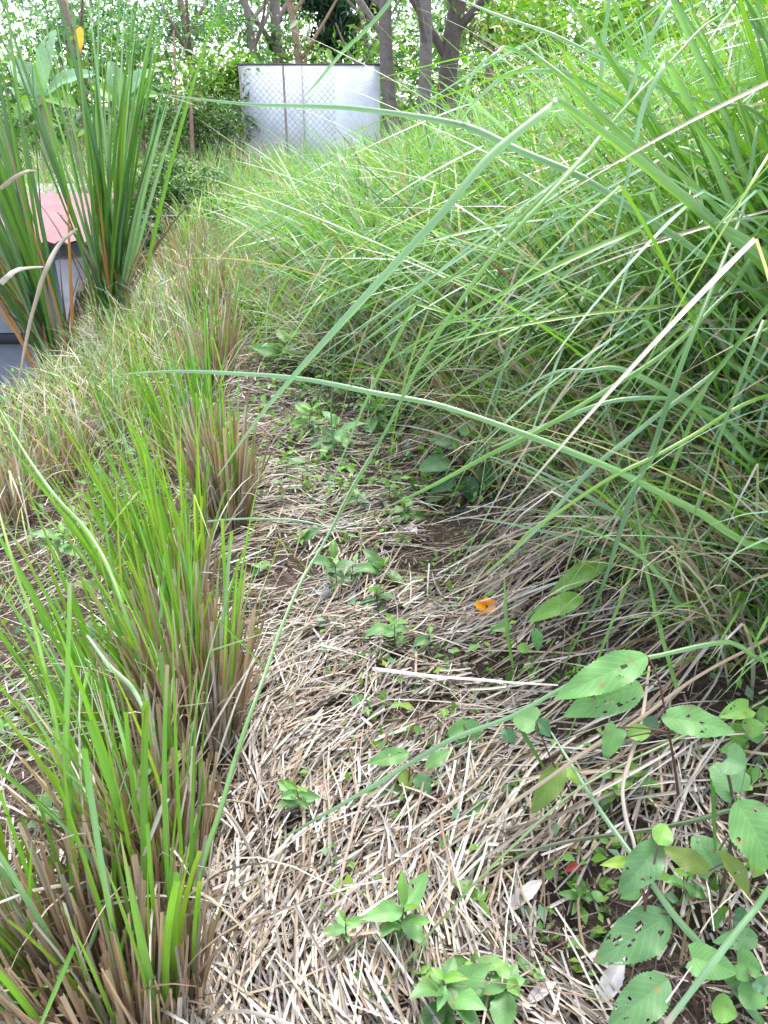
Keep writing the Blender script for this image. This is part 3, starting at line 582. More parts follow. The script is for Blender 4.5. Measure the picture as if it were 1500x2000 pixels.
LB([(1097, 1308, 1.9), (1155, 1187, 1.85), (1185, 1107, 1.82), (1236, 960, 1.8), (1277, 877, 1.8), (1310, 777, 1.8), (1347, 653, 1.82), (1400, 527, 1.9), (1450, 400, 2.0), (1500, 260, 2.1)],
   [4, 8, 12, 16, 16, 15, 14, 13, 12, 10], 'dark green stalk slanting steeply down from the upper right', C_DARK * 1.2, C_MID, .4, (1.3, 2.3), fold=.5)
LB([(1020, 84, 1.9), (1100, 152, 1.85), (1200, 245, 1.85), (1300, 345, 1.85), (1400, 440, 1.85), (1520, 555, 1.9)], [4, 12, 17, 20, 22, 22], 'thick vivid green blade pointing up left beside the white wall view', C_VIV, C_MID, .3, (1.3, 2.0))
LB([(880, -10, 2.3), (1000, 40, 2.25), (1130, 92, 2.2), (1260, 150, 2.2), (1380, 200, 2.2), (1520, 265, 2.25)], [3, 8, 9, 10, 10, 10], 'thin pale blade crossing the top right corner from the top edge', C_GLAU_SHEEN, C_MID, .5, (1.6, 2.4))
LB([(1190, 500, 2.0), (1212, 400, 1.98), (1236, 288, 1.97), (1262, 200, 1.97), (1293, 138, 1.98), (1303, 130, 2.0), (1318, 152, 2.03), (1380, 280, 2.1), (1450, 440, 2.15), (1520, 590, 2.2)], [2, 8, 11, 14, 15, 14, 18, 20, 20, 20],
   'pale drooping blade bent at its top in the upper right', C_GLAU_SHEEN * 1.15, C_VIV, .3, (1.6, 2.35), n=56)
LB([(1195, 345, 2.2), (1216, 224, 2.15), (1244, 140, 2.12), (1272, 68, 2.1), (1302, 10, 2.1), (1312, 6, 2.12), (1330, 34, 2.15), (1410, 200, 2.2), (1520, 420, 2.3)], [2, 7, 11, 14, 14, 12, 16, 18, 18],
   'pale blade drooping straight down from a fold at the top edge', C_GLAU_SHEEN * 1.1, C_VIV, .3, (1.75, 2.5), n=56)
LB([(1155, 265, 2.3), (1165, 190, 2.28), (1180, 100, 2.26), (1194, -20, 2.25), (1225, -90, 2.3), (1330, 20, 2.4), (1520, 300, 2.5)], [2, 9, 11, 11, 11, 13, 14], 'pale hanging blade left of the two folded ones at the top', C_GLAU_SHEEN * 1.1, C_MID, .3, (1.8, 2.7))
LB([(930, 1135, 1.9), (1000, 1075, 1.85), (1060, 1022, 1.82), (1207, 923, 1.8), (1350, 850, 1.82), (1520, 768, 1.9)], [3, 7, 9, 10, 11, 11], 'yellow green blade rising right over the dark hollow', C_YEL, C_VIV, .4, (1.3, 2.0))
LB([(950, 1122, 1.95), (1056, 1026, 1.92), (1150, 925, 1.9), (1236, 850, 1.9), (1310, 787, 1.9), (1406, 711, 1.95), (1418, 706, 1.96), (1445, 720, 2.0), (1520, 760, 2.05)], [3, 10, 12, 13, 13, 10, 9, 12, 13], 'pale bent blade crossing the bank foot with a fold at its upper end', C_GLAU_SHEEN, C_MID, .3, (1.4, 2.15))
LB([(1010, 900, 1.8), (1126, 956, 1.77), (1243, 1022, 1.75), (1346, 1077, 1.75), (1520, 1172, 1.78)], [3, 10, 13, 15, 16], 'bluish blade pointing left below the level arching one', C_GLAU_SHEEN * .85, C_MID, .4, (1.15, 1.85))
LB([(985, 775, 2.1), (1083, 727, 2.05), (1150, 722, 2.03), (1217, 718, 2.02), (1313, 770, 2.02), (1400, 827, 2.05), (1520, 905, 2.1)], [3, 8, 11, 13, 16, 18, 18], 'flat topped pale blade left of the dark stalk', C_GLAU_SHEEN, C_VIV, .4, (1.35, 2.25))
LB([(960, 872, 2.0), (1000, 856, 1.98), (1100, 818, 1.95), (1207, 782, 1.93), (1300, 775, 1.95), (1400, 800, 2.0), (1520, 870, 2.05)], [3, 8, 12, 12, 11, 11, 11], 'bright mint blade just below the flat topped one', C_GLAU_SHEEN * 1.15, C_MID, .4, (1.3, 2.15))
LB([(735, 1000, 1.95), (830, 955, 1.9), (920, 905, 1.88), (1010, 860, 1.85), (1120, 800, 1.85), (1230, 735, 1.87), (1330, 660, 1.9), (1420, 570, 1.95), (1520, 500, 2.0)], [2, 9, 12, 13, 13, 13, 13, 12, 12], 'green blade slanting from dark weeds on the path up to the right', C_VIV, C_MID, .4, (1.35, 2.1))
LB([(588, 196, 2.9), (624, 156, 2.85), (680, 88, 2.8), (756, 4, 2.75), (830, -80, 2.75), (950, -120, 2.8), (1200, 0, 3.0)], [2, 7, 10, 11, 11, 12, 12], 'pale blade tip slanting down in front of the white wall', C_GLAU_SHEEN, C_MID, .4, (1.2, 3.0))
LB([(888, 250, 2.3), (935, 190, 2.25), (990, 150, 2.25), (1050, 135, 2.25), (1130, 150, 2.3), (1260, 240, 2.35), (1520, 480, 2.4)], [2, 9, 11, 10, 12, 14, 14], 'curved mint blade hooking over toward the tree trunks', C_GLAU_SHEEN * 1.2, C_MID, .3, (1.75, 2.6))
LB([(890, 240, 2.5), (905, 180, 2.45), (935, 125, 2.45), (972, 100, 2.45), (1020, 105, 2.5), (1200, 200, 2.6), (1520, 400, 2.7)], [2, 6, 8, 8, 9, 10, 10], 'small hooked mint blade above the curved one', C_GLAU_SHEEN * 1.2, C_MID, .3, (1.9, 2.8))
LB([(640, 715, 2.0), (720, 660, 1.98), (800, 600, 1.96), (900, 520, 1.95), (1000, 440, 1.95), (1100, 350, 1.97), (1200, 240, 2.0), (1300, 130, 2.05), (1400, 30, 2.1), (1520, 60, 2.15)], [2, 5, 7, 8, 9, 9, 9, 9, 8, 9], 'slender straight blade running from the path to the top right', C_MID, C_VIV, .5, (1.6, 2.3), n=50)
LB([(650, 890, 2.3), (647, 800, 2.28), (652, 690, 2.26), (666, 545, 2.25)], [3, 4, 4, 2], 'thin dark green stem standing upright on the path', C_DARK, C_DARK, .3, None, fold=.6)
LB([(727, 1306, 1.75), (850, 1320, 1.72), (960, 1330, 1.7), (1090, 1338, 1.72)], [10, 8, 7, 4], 'broken white dry stalk lying across the middle of the straw', np.array([.78, .72, .62]), np.array([.7, .62, .5]), .2, None, dry=True, name='dry_stalk')
LB([(1055, 420, 2.4), (1020, 500, 2.38), (998, 562, 2.36), (985, 625, 2.35), (978, 676, 2.35), (1010, 715, 2.36), (1055, 752, 2.4), (1110, 800, 2.45)], [3, 7, 9, 9, 9, 8, 7, 5], 'bent mauve tan dry blade hanging in the bank grass', np.array([.42, .33, .26]), C_TAN, .3, (.95, 2.6), dry=True, n=50)
LB([(152, 447, 4.6), (117, 477, 4.55), (95, 520, 4.5), (77, 567, 4.5), (57, 640, 4.5), (33, 770, 4.5)], [6, 11, 12, 11, 9, 4], 'arched beige dry cane leaf in front of the grey house wall', C_PALE * .85, C_TAN, .3, None, dry=True)
LB([(0, 368, 4.5), (30, 345, 4.5), (55, 334, 4.55), (72, 334, 4.7)], [10, 10, 7, 4], 'orange tan dry leaf tip at the left edge beside the cane', C_TAN, C_TAN, .2, None, dry=True)
LB([(0, 553, 4.5), (20, 535, 4.5), (45, 524, 4.6), (85, 521, 4.9)], [14, 13, 9, 4], 'pale cream dry leaf at the left edge over the grey wall', C_PALE, C_PALE, .2, None, dry=True)
LB([(405, 1018, 1.9), (500, 1012, 1.9), (600, 1020, 1.9), (695, 1046, 1.92)], [5, 5, 5, 2], 'thin pale green blade lying level beside the straw near the tussocks', C_GLAU_SHEEN, C_GLAU_SHEEN, .3, None)
LB([(530, 1855, 1.38), (520, 1780, 1.36), (500, 1700, 1.34), (480, 1645, 1.33), (445, 1590, 1.32), (400, 1573, 1.33), (378, 1600, 1.36)], [4, 8, 9, 9, 8, 6, 4], 'arched cream dry blade falling from the tussock onto the straw', C_PALE, C_TAN, .2, (G(375, 1700)[0], G(375, 1700)[1]), dry=True)
LB([(538, 1745, 1.45), (525, 1690, 1.43), (510, 1630, 1.42), (495, 1580, 1.42), (475, 1568, 1.42), (425, 1572, 1.42)], [4, 6, 7, 7, 7, 5], 'small arched tan blade behind the cream dry one', C_TAN, C_TAN, .2, (G(405, 1640)[0], G(405, 1640)[1]), dry=True)
LB([(280, 1672, 1.2), (297, 1625, 1.19), (315, 1580, 1.18), (330, 1560, 1.18)], [8, 11, 12, 6], 'cream folded dry leaf tip hanging among the tussock blades', C_PALE * 1.1, C_PALE, .1, None, dry=True)
LB([(985, 1128, 1.72), (988, 1180, 1.7), (992, 1240, 1.7), (1003, 1305, 1.72)], [3, 9, 10, 6], 'single short green shoot standing beside the orange flower', C_VIV * .8, C_MID, .2, None, fold=.4, name='grass_shoot')
LB([(1225, 870, 1.7), (1255, 1060, 1.62), (1280, 1180, 1.58), (1296, 1250, 1.55), (1325, 1350, 1.52)], [4, 9, 11, 12, 10], 'green stem bending downward in front of the dry thatch', C_MID, C_VIV, .3, None, fold=.5)
LB([(1205, 1690, 1.3), (1238, 1730, 1.28), (1237, 1650, 1.3), (1220, 1590, 1.33), (1218, 1530, 1.36), (1240, 1450, 1.4), (1255, 1390, 1.43), (1268, 1300, 1.5)], [3, 5, 9, 10, 10, 10, 9, 6], 'crooked cream dry stalk standing among the broad weeds', C_PALE, C_TAN, .2, None, dry=True, name='dry_stalk', n=50)
LB([(1300, 2000, 1.1), (1390, 1880, 1.12), (1470, 1780, 1.15), (1530, 1700, 1.18)], [16, 18, 16, 14], 'blade crossing the blue green one in the bottom right corner', C_GLAU_SHEEN * .8, C_MID, .3, (.75, .9))

# right hand big clump
def big_clump():
    b = np.array([1.32, 2.15, g1(1.32, 2.15)])
    t = thing('grass_clump', b, 'large clump of broad vivid green blades at the right edge', 'grass clump')
    mb = MB(); clump_blades(mb, b[0], b[1], 170, .22, (.9, 1.5), (.011, .019), PI + .15, .42, (.12, .62), (.2, .7), 9, [C_VIV, C_MID, C_DARK * 1.3], [1, .9, .5], .1, False, .02)
    mb.build('green_blades', M_GRASS, t)
    mb = MB(); n = 70; a = U(0, 6.28, n); x = b[0] + .2 * np.cos(a); y = b[1] + .2 * np.sin(a)
    blades(mb, np.stack([x, y, ground(x, y)], -1), PI + RNG.normal(0, .8, n), U(.2, .8, n), U(.4, .9, n), U(.006, .012, n), U(.4, 1.8, n), 8, tip=.1, col=pick([C_TAN, C_PALE, C_BRN], [1, .8, .7], n), tw1=RNG.normal(0, 1, n))
    mb.build('dry_leaves', M_DRY, t)
big_clump()

# ------------------------------------------------------------------ broad weeds
def weed(name, basepx, stem, leaves, label, d=None, stemr=.0022, stemcol=(.10, .045, .035), cat='weed plant', group=None, dz=0.0):
    """stem: list of (px,py,d-offset); leaves: (bx,by,tx,ty,wpx,colour,shape,holes[,dd])"""
    b = G(*basepx); D = depth(b) if d is None else d
    t = thing(name, b, label, cat, group)
    mb = MB(); pts = [b - np.array([0, 0, .01])] + [P(x, y, D + dd) for x, y, dd in stem]
    tube(mb, pts, [stemr, stemr * .6], stemcol, n=4 * len(pts), k=6)
    for i, l in enumerate(leaves):      # petioles belong to the stem mesh
        bx, by = l[0], l[1]; dd = l[8] if len(l) > 8 else 0.0
        q = P(bx, by, D + dd); near = min(spline(pts, 16), key=lambda p: np.linalg.norm(p - q))
        if np.linalg.norm(near - q) > .004: tube(mb, [near, (near + q) / 2 + np.array([0, 0, .004]), q], [stemr * .6, stemr * .5], stemcol, n=5, k=5)
    mb.build('stem', M_STEM, t)
    for i, l in enumerate(leaves):
        bx, by, tx, ty, w, col, shp, ho = l[:8]; dd = l[8] if len(l) > 8 else 0.0
        q = P(bx, by, D + dd); q2 = P(tx, ty, D + dd + (-.015 if ty > by else .03))
        big = math.hypot(tx - bx, ty - by) > 90
        lm = MB(); upv = nrm(np.array([RNG.normal(0, .15), -.55, .85]))
        leafgrid(lm, q, q2, w / FPX * D, upv, arch=U(.05, .16), cup=U(.1, .3), col=np.asarray(col) * (1 + U(-.1, .1)), shape=shp, nv=44 if ho else (22 if big else 12), nu=18 if ho else 8, holes=ho, serr=.025 if shp != 'lance' else .01, seed=int(U(0, 9999)),
                 ctip=None)
        lm.build('leaf', M_LEAF, t)
    return t
LG = np.array([.115, .255, .072]); LB_ = np.array([.090, .195, .070]); LY = np.array([.19, .30, .045]); LD = np.array([.045, .13, .05]); LV = np.array([.14, .29, .05])
weed('broadleaf_weed', (1330, 1600), [(1318, 1500, -.05), (1290, 1340, -.12)],
     [(1265, 1282, 1080, 1368, 62, LG, 'ovate', 2, -.12), (1255, 1340, 1098, 1402, 66, LG, 'ovate', 9, -.10), (1290, 1400, 1435, 1432, 56, LG, 'ovate', 4, -.1), (1205, 1420, 1180, 1485, 40, LG, 'heart', 0, -.05), (1225, 1440, 1270, 1425, 32, LV, 'ovate', 0, -.05)],
     'weed with two long serrated leaves, the lower one torn, right of the white stalk', stemr=.003)
weed('broadleaf_weed', (1400, 1790), [(1425, 1660, -.05), (1432, 1570, -.08), (1412, 1470, -.1)],
     [(1436, 1565, 1505, 1700, 100, LG, 'ovate', 5, -.1), (1438, 1550, 1385, 1490, 78, LB_, 'heart', 0, -.08), (1418, 1480, 1460, 1500, 60, LB_, 'heart', 0, -.1), (1385, 1700, 1290, 1655, 40, np.array([.12, .17, .03]), 'ovate', 0, -.06), (1395, 1700, 1350, 1632, 82, LB_, 'heart', 3, -.03), (1405, 1660, 1460, 1752, 34, np.array([.14, .19, .035]), 'lance', 3, -.1)],
     'tallest weed at the right edge with a big ovate leaf and a narrow drooping leaf', stemr=.0035, stemcol=(.07, .05, .04))
weed('broadleaf_weed', (1262, 1905), [(1255, 1830, -.02), (1262, 1760, -.05)],
     [(1308, 1786, 1157, 1880, 82, LB_, 'ovate', 16, -.04), (1290, 1645, 1205, 1745, 62, LB_, 'ovate', 3, -.03), (1285, 1650, 1300, 1610, 40, LV, 'ovate', 0, -.05), (1235, 1680, 1170, 1690, 22, LY, 'lance', 0, -.03), (1250, 1735, 1210, 1755, 28, LG, 'ovate', 0, -.02)],
     'weed with one large leaf full of insect holes at the bottom right', stemr=.003)
weed('broadleaf_weed', (1370, 1995), [(1350, 1930, -.02), (1345, 1880, -.03)],
     [(1306, 1912, 1185, 2005, 74, LB_, 'ovate', 5, -.02), (1350, 1870, 1440, 1900, 60, LG, 'heart', 2, -.03), (1440, 1880, 1490, 1900, 56, LG, 'heart', 0, -.03), (1480, 1830, 1390, 1840, 40, LB_, 'ovate', 8, 0.0), (1390, 1960, 1440, 1985, 50, LV, 'ovate', 0, -.04), (1440, 1930, 1500, 1960, 54, LG, 'ovate', 0, -.04)],
     'low leafy weed cut by the bottom edge in the right corner', stemr=.003)
weed('broadleaf_weed', (800, 1580), [(798, 1540, -.01), (800, 1500, -.02)],
     [(800, 1470, 715, 1492, 34, LG, 'lance', 2), (830, 1500, 880, 1465, 28, LG, 'lance', 0), (800, 1545, 712, 1548, 26, LG, 'lance', 0), (785, 1500, 800, 1545, 28, LY, 'ovate', 0), (815, 1510, 838, 1560, 36, LB_, 'ovate', 3), (735, 1580, 778, 1592, 22, LG, 'ovate', 0)],
     'low rosette weed with long narrow leaves in the middle of the straw')
weed('broadleaf_weed', (925, 1480), [(920, 1460, -.01), (915, 1440, -.02)], [(905, 1415, 930, 1475, 56, LG, 'heart', 0), (910, 1420, 870, 1440, 36, LG, 'heart', 0), (998, 1492, 930, 1540, 38, LG, 'ovate', 3)],
     'small weed with a heart shaped leaf under the low pale blade')
weed('broadleaf_weed', (915, 1620), [(912, 1600, -.01), (915, 1570, -.02)], [(965, 1568, 898, 1600, 30, LG, 'lance', 0), (905, 1600, 925, 1625, 22, LG, 'ovate', 0), (940, 1615, 915, 1640, 18, LG, 'ovate', 0), (930, 1660, 945, 1690, 16, LG, 'ovate', 0)],
     'small weed with one arched leaf on the straw left of the dry olive blade')
weed('broadleaf_weed', (1130, 1620), [(1115, 1550, -.04), (1080, 1490, -.07), (1050, 1420, -.1)], [(1100, 1490, 1037, 1590, 44, np.array([.13, .21, .035]), 'ovate', 0, -.06), (1105, 1495, 1135, 1535, 26, LY, 'ovate', 0, -.06), (1046, 1410, 1000, 1400, 54, LG, 'heart', 0, -.1), (1045, 1405, 1075, 1440, 30, LD, 'ovate', 0, -.08), (985, 1420, 1005, 1455, 26, LD, 'ovate', 0, -.02)],
     'weed with a folded yellow green drooping leaf below the torn leaf')
weed('broadleaf_weed', (1050, 1275), [(1050, 1240, -.02), (1042, 1205, -.05)], [(1140, 1165, 1030, 1218, 40, LV * 1.1, 'ovate', 0, -.06), (1045, 1225, 1050, 1275, 22, LG, 'lance', 0, -.04), (1010, 1262, 1042, 1275, 20, LV, 'ovate', 0, -.03), (1000, 1222, 960, 1232, 22, LG, 'ovate', 0, 0)],
     'yellow green arched leaf plant right of the orange flower')
weed('broadleaf_weed', (1070, 1190), [(1085, 1150, -.03), (1120, 1110, -.06)], [(1185, 1095, 1070, 1165, 40, LV, 'ovate', 0, -.08)], 'single long yellow green leaf below the bank thatch')
weed('broadleaf_weed', (905, 985), [(900, 940, -.02), (905, 880, -.05)],
     [(880, 900, 815, 920, 40, LB_, 'ovate', 0), (905, 870, 835, 860, 36, LB_, 'ovate', 0), (915, 880, 965, 905, 40, LD, 'ovate', 0), (890, 935, 840, 965, 34, LD, 'ovate', 0), (905, 930, 925, 985, 40, LD, 'ovate', 0), (925, 920, 985, 950, 34, LB_, 'ovate', 0), (900, 850, 930, 825, 30, LG, 'ovate', 0), (870, 960, 830, 985, 26, LB_, 'ovate', 0), (935, 985, 970, 1015, 30, LB_, 'ovate', 0)],
     'dark leafy weed bush at the foot of the bank beside the hollow', stemr=.003)
weed('broadleaf_weed', (230, 1330), [(228, 1290, -.02), (232, 1240, -.04)], [(210, 1240, 275, 1210, 40, LG, 'ovate', 0), (235, 1290, 290, 1250, 58, LG, 'ovate', 0), (200, 1150, 145, 1140, 22, LY * .9, 'lance', 0, -.02), (190, 1240, 175, 1215, 24, LB_, 'ovate', 0), (240, 1310, 300, 1295, 34, LV, 'ovate', 0), (180, 1250, 205, 1225, 18, LG, 'ovate', 0)],
     'leafy weed standing among the left tussocks')
weed('broadleaf_weed', (320, 1690), [(318, 1650, -.02), (310, 1580, -.05)], [(330, 1640, 400, 1690, 34, LG, 'ovate', 0), (310, 1580, 315, 1530, 24, LG, 'lance', 0), (300, 1500, 240, 1510, 34, LG, 'lance', 0, -.06), (355, 1465, 328, 1505, 20, LY, 'lance', 0, -.06), (305, 1640, 290, 1700, 30, LG, 'ovate', 0), (285, 1450, 300, 1400, 22, LG, 'lance', 0, -.05)],
     'weed with pointed leaves growing through the tussock behind the brown stubble')
weed('broadleaf_weed', (85, 1995), [(88, 1960, -.03), (85, 1920, -.05)], [(80, 1935, 10, 1985, 46, LV, 'heart', 0), (90, 1930, 150, 1960, 40, LV, 'ovate', 0), (95, 1960, 180, 1965, 26, np.array([.2, .13, .04]), 'ovate', 0), (60, 1990, 100, 2010, 60, LV, 'heart', 0), (88, 1920, 135, 1900, 30, LY * .8, 'ovate', 0)],
     'yellow green weed in the bottom left corner under the tussock')
for (bx, by, tx, ty, nl, lw, lab) in [(1465, 1480, 1470, 1380, 9, 46, 'leafy weed at the right edge above the tallest one'), (1300, 1460, 1290, 1400, 7, 36, 'short weed beneath the brown spotted leaf'), (1200, 1580, 1195, 1520, 6, 30, 'narrow weed left of the crooked cream stalk'),
        (1460, 1990, 1465, 1900, 9, 44, 'dense low weed in the right corner behind the crossing blades'), (1420, 1830, 1425, 1770, 8, 42, 'dark weed with perforated leaves under the narrow drooping leaf'), (1165, 1760, 1160, 1715, 6, 34, 'pale weed left of the large holed leaf'), (1480, 1690, 1485, 1640, 6, 40, 'weed half hidden behind the big ovate leaf')]:
    lv = []
    for i in range(nl):
        a = U(0, 2 * PI); f = U(.15, 1); x0 = bx + (tx - bx) * f; y0 = by + (ty - by) * f; L = lw * U(.9, 1.7)
        lv.append((x0 + 8 * math.cos(a), y0 + 4 * math.sin(a), x0 + L * math.cos(a), y0 + L * .55 * math.sin(a) + 8, lw * U(.6, .95), [LG, LB_, LD, LV][int(RNG.integers(0, 4))], ['ovate', 'heart', 'lance'][int(RNG.integers(0, 3))], int(RNG.integers(0, 5)), U(-.06, .03)))
    weed('broadleaf_weed', (bx, by), [((bx + tx) / 2 + 3, (by + ty) / 2, -.01), (tx, ty, -.03)], lv, lab)
# small seedlings: leaf pairs up a dark stem
def seedling(px, py, hpx, n, lpx, label, col=LG, stemcol=(.09, .04, .035), lean=0.0, shape='ovate'):
    b = G(px, py); D = depth(b); k = D / FPX; h = hpx * k * 1.3; lpx = lpx * U(1.0, 1.3); n = n + int(RNG.integers(0, 4)); sh0 = ['ovate', 'lance', 'ovate'][int(RNG.integers(0, 3))]; asp = U(.36, .6)
    t = thing('weed_seedling', b, label, 'seedling', 'seedlings in the straw')
    top = b + np.array([lean * h, 0, h]); mid = (b + top) / 2 + np.array([RNG.normal(0, .05), RNG.normal(0, .05), 0]) * h
    mb = MB(); tube(mb, [b - np.array([0, 0, .008]), mid, top], [.0017, .0011], stemcol, n=9, k=5); mb.build('stem', M_STEM, t)
    p = spline([b, mid, top], 20); a0 = U(0, PI)
    for i in range(n):
        f = 1 - (i // 2) * .28 / max(1, n / 5); q = p[int(np.clip(f * 19, 4, 19))]; a = a0 + (i % 2) * PI + (i // 2) * 1.5 + U(-.6, .6)
        L = lpx * k * U(.5, 1.15) * (.6 if i < 2 else 1); tip = q + np.array([math.cos(a), math.sin(a), U(-.45, .45) + (.45 if i < 2 else 0)]) * L
        lm = MB(); leafgrid(lm, q, tip, L * asp * U(.85, 1.15), (RNG.normal(0, .3), -.2 + RNG.normal(0, .2), 1), arch=U(-.05, .2), cup=U(0, .45), col=(LV if i < 2 else col) * (1 + U(-.3, .15)), shape=sh0, nv=12, nu=6, serr=.035, wave=U(.0, .07), holes=int(RNG.integers(0, 2)), seed=int(U(0, 9999)))
        lm.build('leaf', M_LEAF, t)
for a in [
    (655, 1175, 75, 7, 42, 'seedling with a bright tip, left one of the pair in mid path', LB_), (692, 1160, 55, 6, 38, 'seedling right of the bright tipped one in mid path', LB_), (748, 1130, 22, 4, 44, 'flat two leaved seedling just above the bright tipped pair', LG),
    (770, 1285, 60, 7, 46, 'seedling with drooping leaves left of the pebble patch', LG), (735, 1190, 30, 5, 44, 'low seedling right below the bright tipped pair', LB_), (838, 1275, 34, 3, 44, 'seedling with one hanging leaf at the pebble patch', LB_),
    (585, 1600, 60, 7, 44, 'seedling beside the fallen pink leaf on the straw', LG), (678, 1880, 95, 6, 36, 'slim tall seedling with a leaf rosette on a red stem', LG), (660, 1765, 40, 5, 26, 'small yellowish seedling behind the red stemmed one', LV),
    (788, 1850, 90, 9, 62, 'seedling with upright round leaves at the lower middle', LG), (862, 1990, 95, 11, 80, 'largest seedling at the bottom edge in the middle', LG), (985, 1985, 85, 10, 70, 'leafy seedling at the bottom edge right of the largest one', LG),
    (915, 1925, 50, 8, 56, 'seedling just above the two large ones at the bottom edge', LG), (820, 1935, 40, 6, 46, 'seedling left above the largest one at the bottom edge', LB_), (1040, 1930, 36, 6, 44, 'seedling beside the thin grey dead leaf', LG), (730, 1960, 30, 5, 38, 'grey green seedling left at the bottom edge', LB_), (930, 1790, 36, 6, 44, 'low seedling with rounded leaves on dark runners', LV), (1005, 1780, 25, 3, 36, 'two leaved seedling on the dry husk', LG), (930, 1690, 36, 4, 26, 'tiny seedling below the arched leaf weed', LG),
    (1040, 1320, 18, 4, 34, 'flat seedling beside the white stalk end', LV), (505, 945, 50, 8, 46, 'round leaved seedling next to the left stubble column', LV), (560, 930, 34, 6, 42, 'seedling right of the round leaved one near the stubble column', LG),
    (660, 890, 50, 8, 46, 'seedling under the level arching blade', LG), (610, 850, 40, 8, 44, 'leafy seedling left under the level arching blade', LV), (735, 850, 46, 8, 50, 'seedling near the thin dark stem', LG), (700, 1000, 28, 5, 36, 'seedling on the straw left of the dark bush', LB_),
    (790, 1025, 36, 6, 40, 'seedling with yellow tip left of the dark bush', LG), (760, 985, 30, 5, 36, 'seedling behind the yellow tipped one', LB_), (590, 1070, 18, 4, 30, 'tiny seedling in the pale straw left of centre', LG), (510, 1130, 20, 3, 36, 'single grey green seedling near the tussock at mid height', LB_),
    (1010, 1560, 34, 5, 36, 'seedling beneath the yellow drooping leaf', LG), (1130, 1770, 30, 5, 40, 'small seedling left of the holed leaf', LG), (1330, 1760, 50, 7, 50, 'seedling between the holed leaf and the right edge weed', LG), (1240, 1560, 45, 7, 44, 'serrated seedling between the big weeds', LV),
    (25, 1480, 60, 7, 44, 'bluish seedling at the left edge', LB_), (110, 1490, 40, 6, 40, 'seedling left of the broad upright cut blade', LB_), (90, 1620, 40, 6, 44, 'seedling low at the left behind the corner tussock', LG), (135, 1100, 50, 8, 40, 'seedling in front of the brown terrace stubble', LG), (560, 720, 40, 8, 50, 'seedling cluster at the far narrow part of the path', LG), (640, 700, 55, 8, 54, 'bushy seedling in the far weeds by the bank', LV)]:
    seedling(*a[:6], col=a[6])

# ------------------------------------------------------------------ fallen leaves, husks, flower
def fallen(px, py, tx, ty, w, col, label, name='dead_leaf', cat='dead leaf', lift=.02, cup=.5):
    b = G(px, py); e = G(tx, ty); k = depth(b) / FPX
    mb = MB(); leafgrid(mb, b + [0, 0, lift], e + [0, 0, lift * 1.5], w * k, (0, -.2, 1), arch=.12, cup=cup, col=col, shape='lance', nv=16, nu=8, serr=.04, wave=.05, seed=int(px))
    tag(mb.build(name, M_DRY, None, b), label, cat)
fallen(990, 1800, 1060, 1745, 30, (.50, .43, .40), 'pale grey dry husk lying on the straw at the lower right')
fallen(1168, 1975, 1215, 1895, 38, (.50, .46, .46), 'large curled grey dead leaf at the bottom right')
fallen(1150, 1880, 1185, 1925, 26, (.42, .37, .36), 'grey dead leaf tucked under the holed leaf')
fallen(1025, 1975, 1085, 1945, 24, (.45, .40, .40), 'thin grey dead leaf on bare soil at the bottom')
fallen(620, 1540, 640, 1590, 26, (.50, .30, .27), 'faded pink dead leaf on the straw')
fallen(1100, 1718, 1138, 1728, 22, (.28, .05, .04), 'dark red dead leaf at the lower right')
fallen(925, 1165, 975, 1195, 34, (.16, .12, .11), 'dark brown dead leaf beside the orange flower')
fallen(625, 1165, 640, 1195, 26, (.24, .25, .28), 'bluish grey dead leaf beside the seedling pair')
fallen(790, 1040, 815, 1060, 24, (.46, .45, .47), 'light grey dead leaf left of the dark bush', cup=.3)
def flower():
    b = G(948, 1218); k = depth(b) / FPX
    t = thing('fallen_flower', b, 'small orange spotted flower lying on the gravel patch', 'flower')
    c = b + np.array([0, 0, .055])
    for i in range(5):
        a = i * 1.257 + .3; lm = MB(); leafgrid(lm, c, c + np.array([math.cos(a), math.sin(a) * .8 - .2, .35 * math.sin(a) + .1]) * 27 * k, 24 * k, (0, -.7, .7), arch=.2, cup=.2, col=(.75, .30, .01), nv=8, nu=6, seed=i)
        lm.build('petal', M_FOL, t)
    mb = MB(); tube(mb, [c, c + np.array([0, -.006, .006])], [.005, .003], (.06, .025, .01), n=4); mb.build('flower_centre', M_STEM, t)
flower()

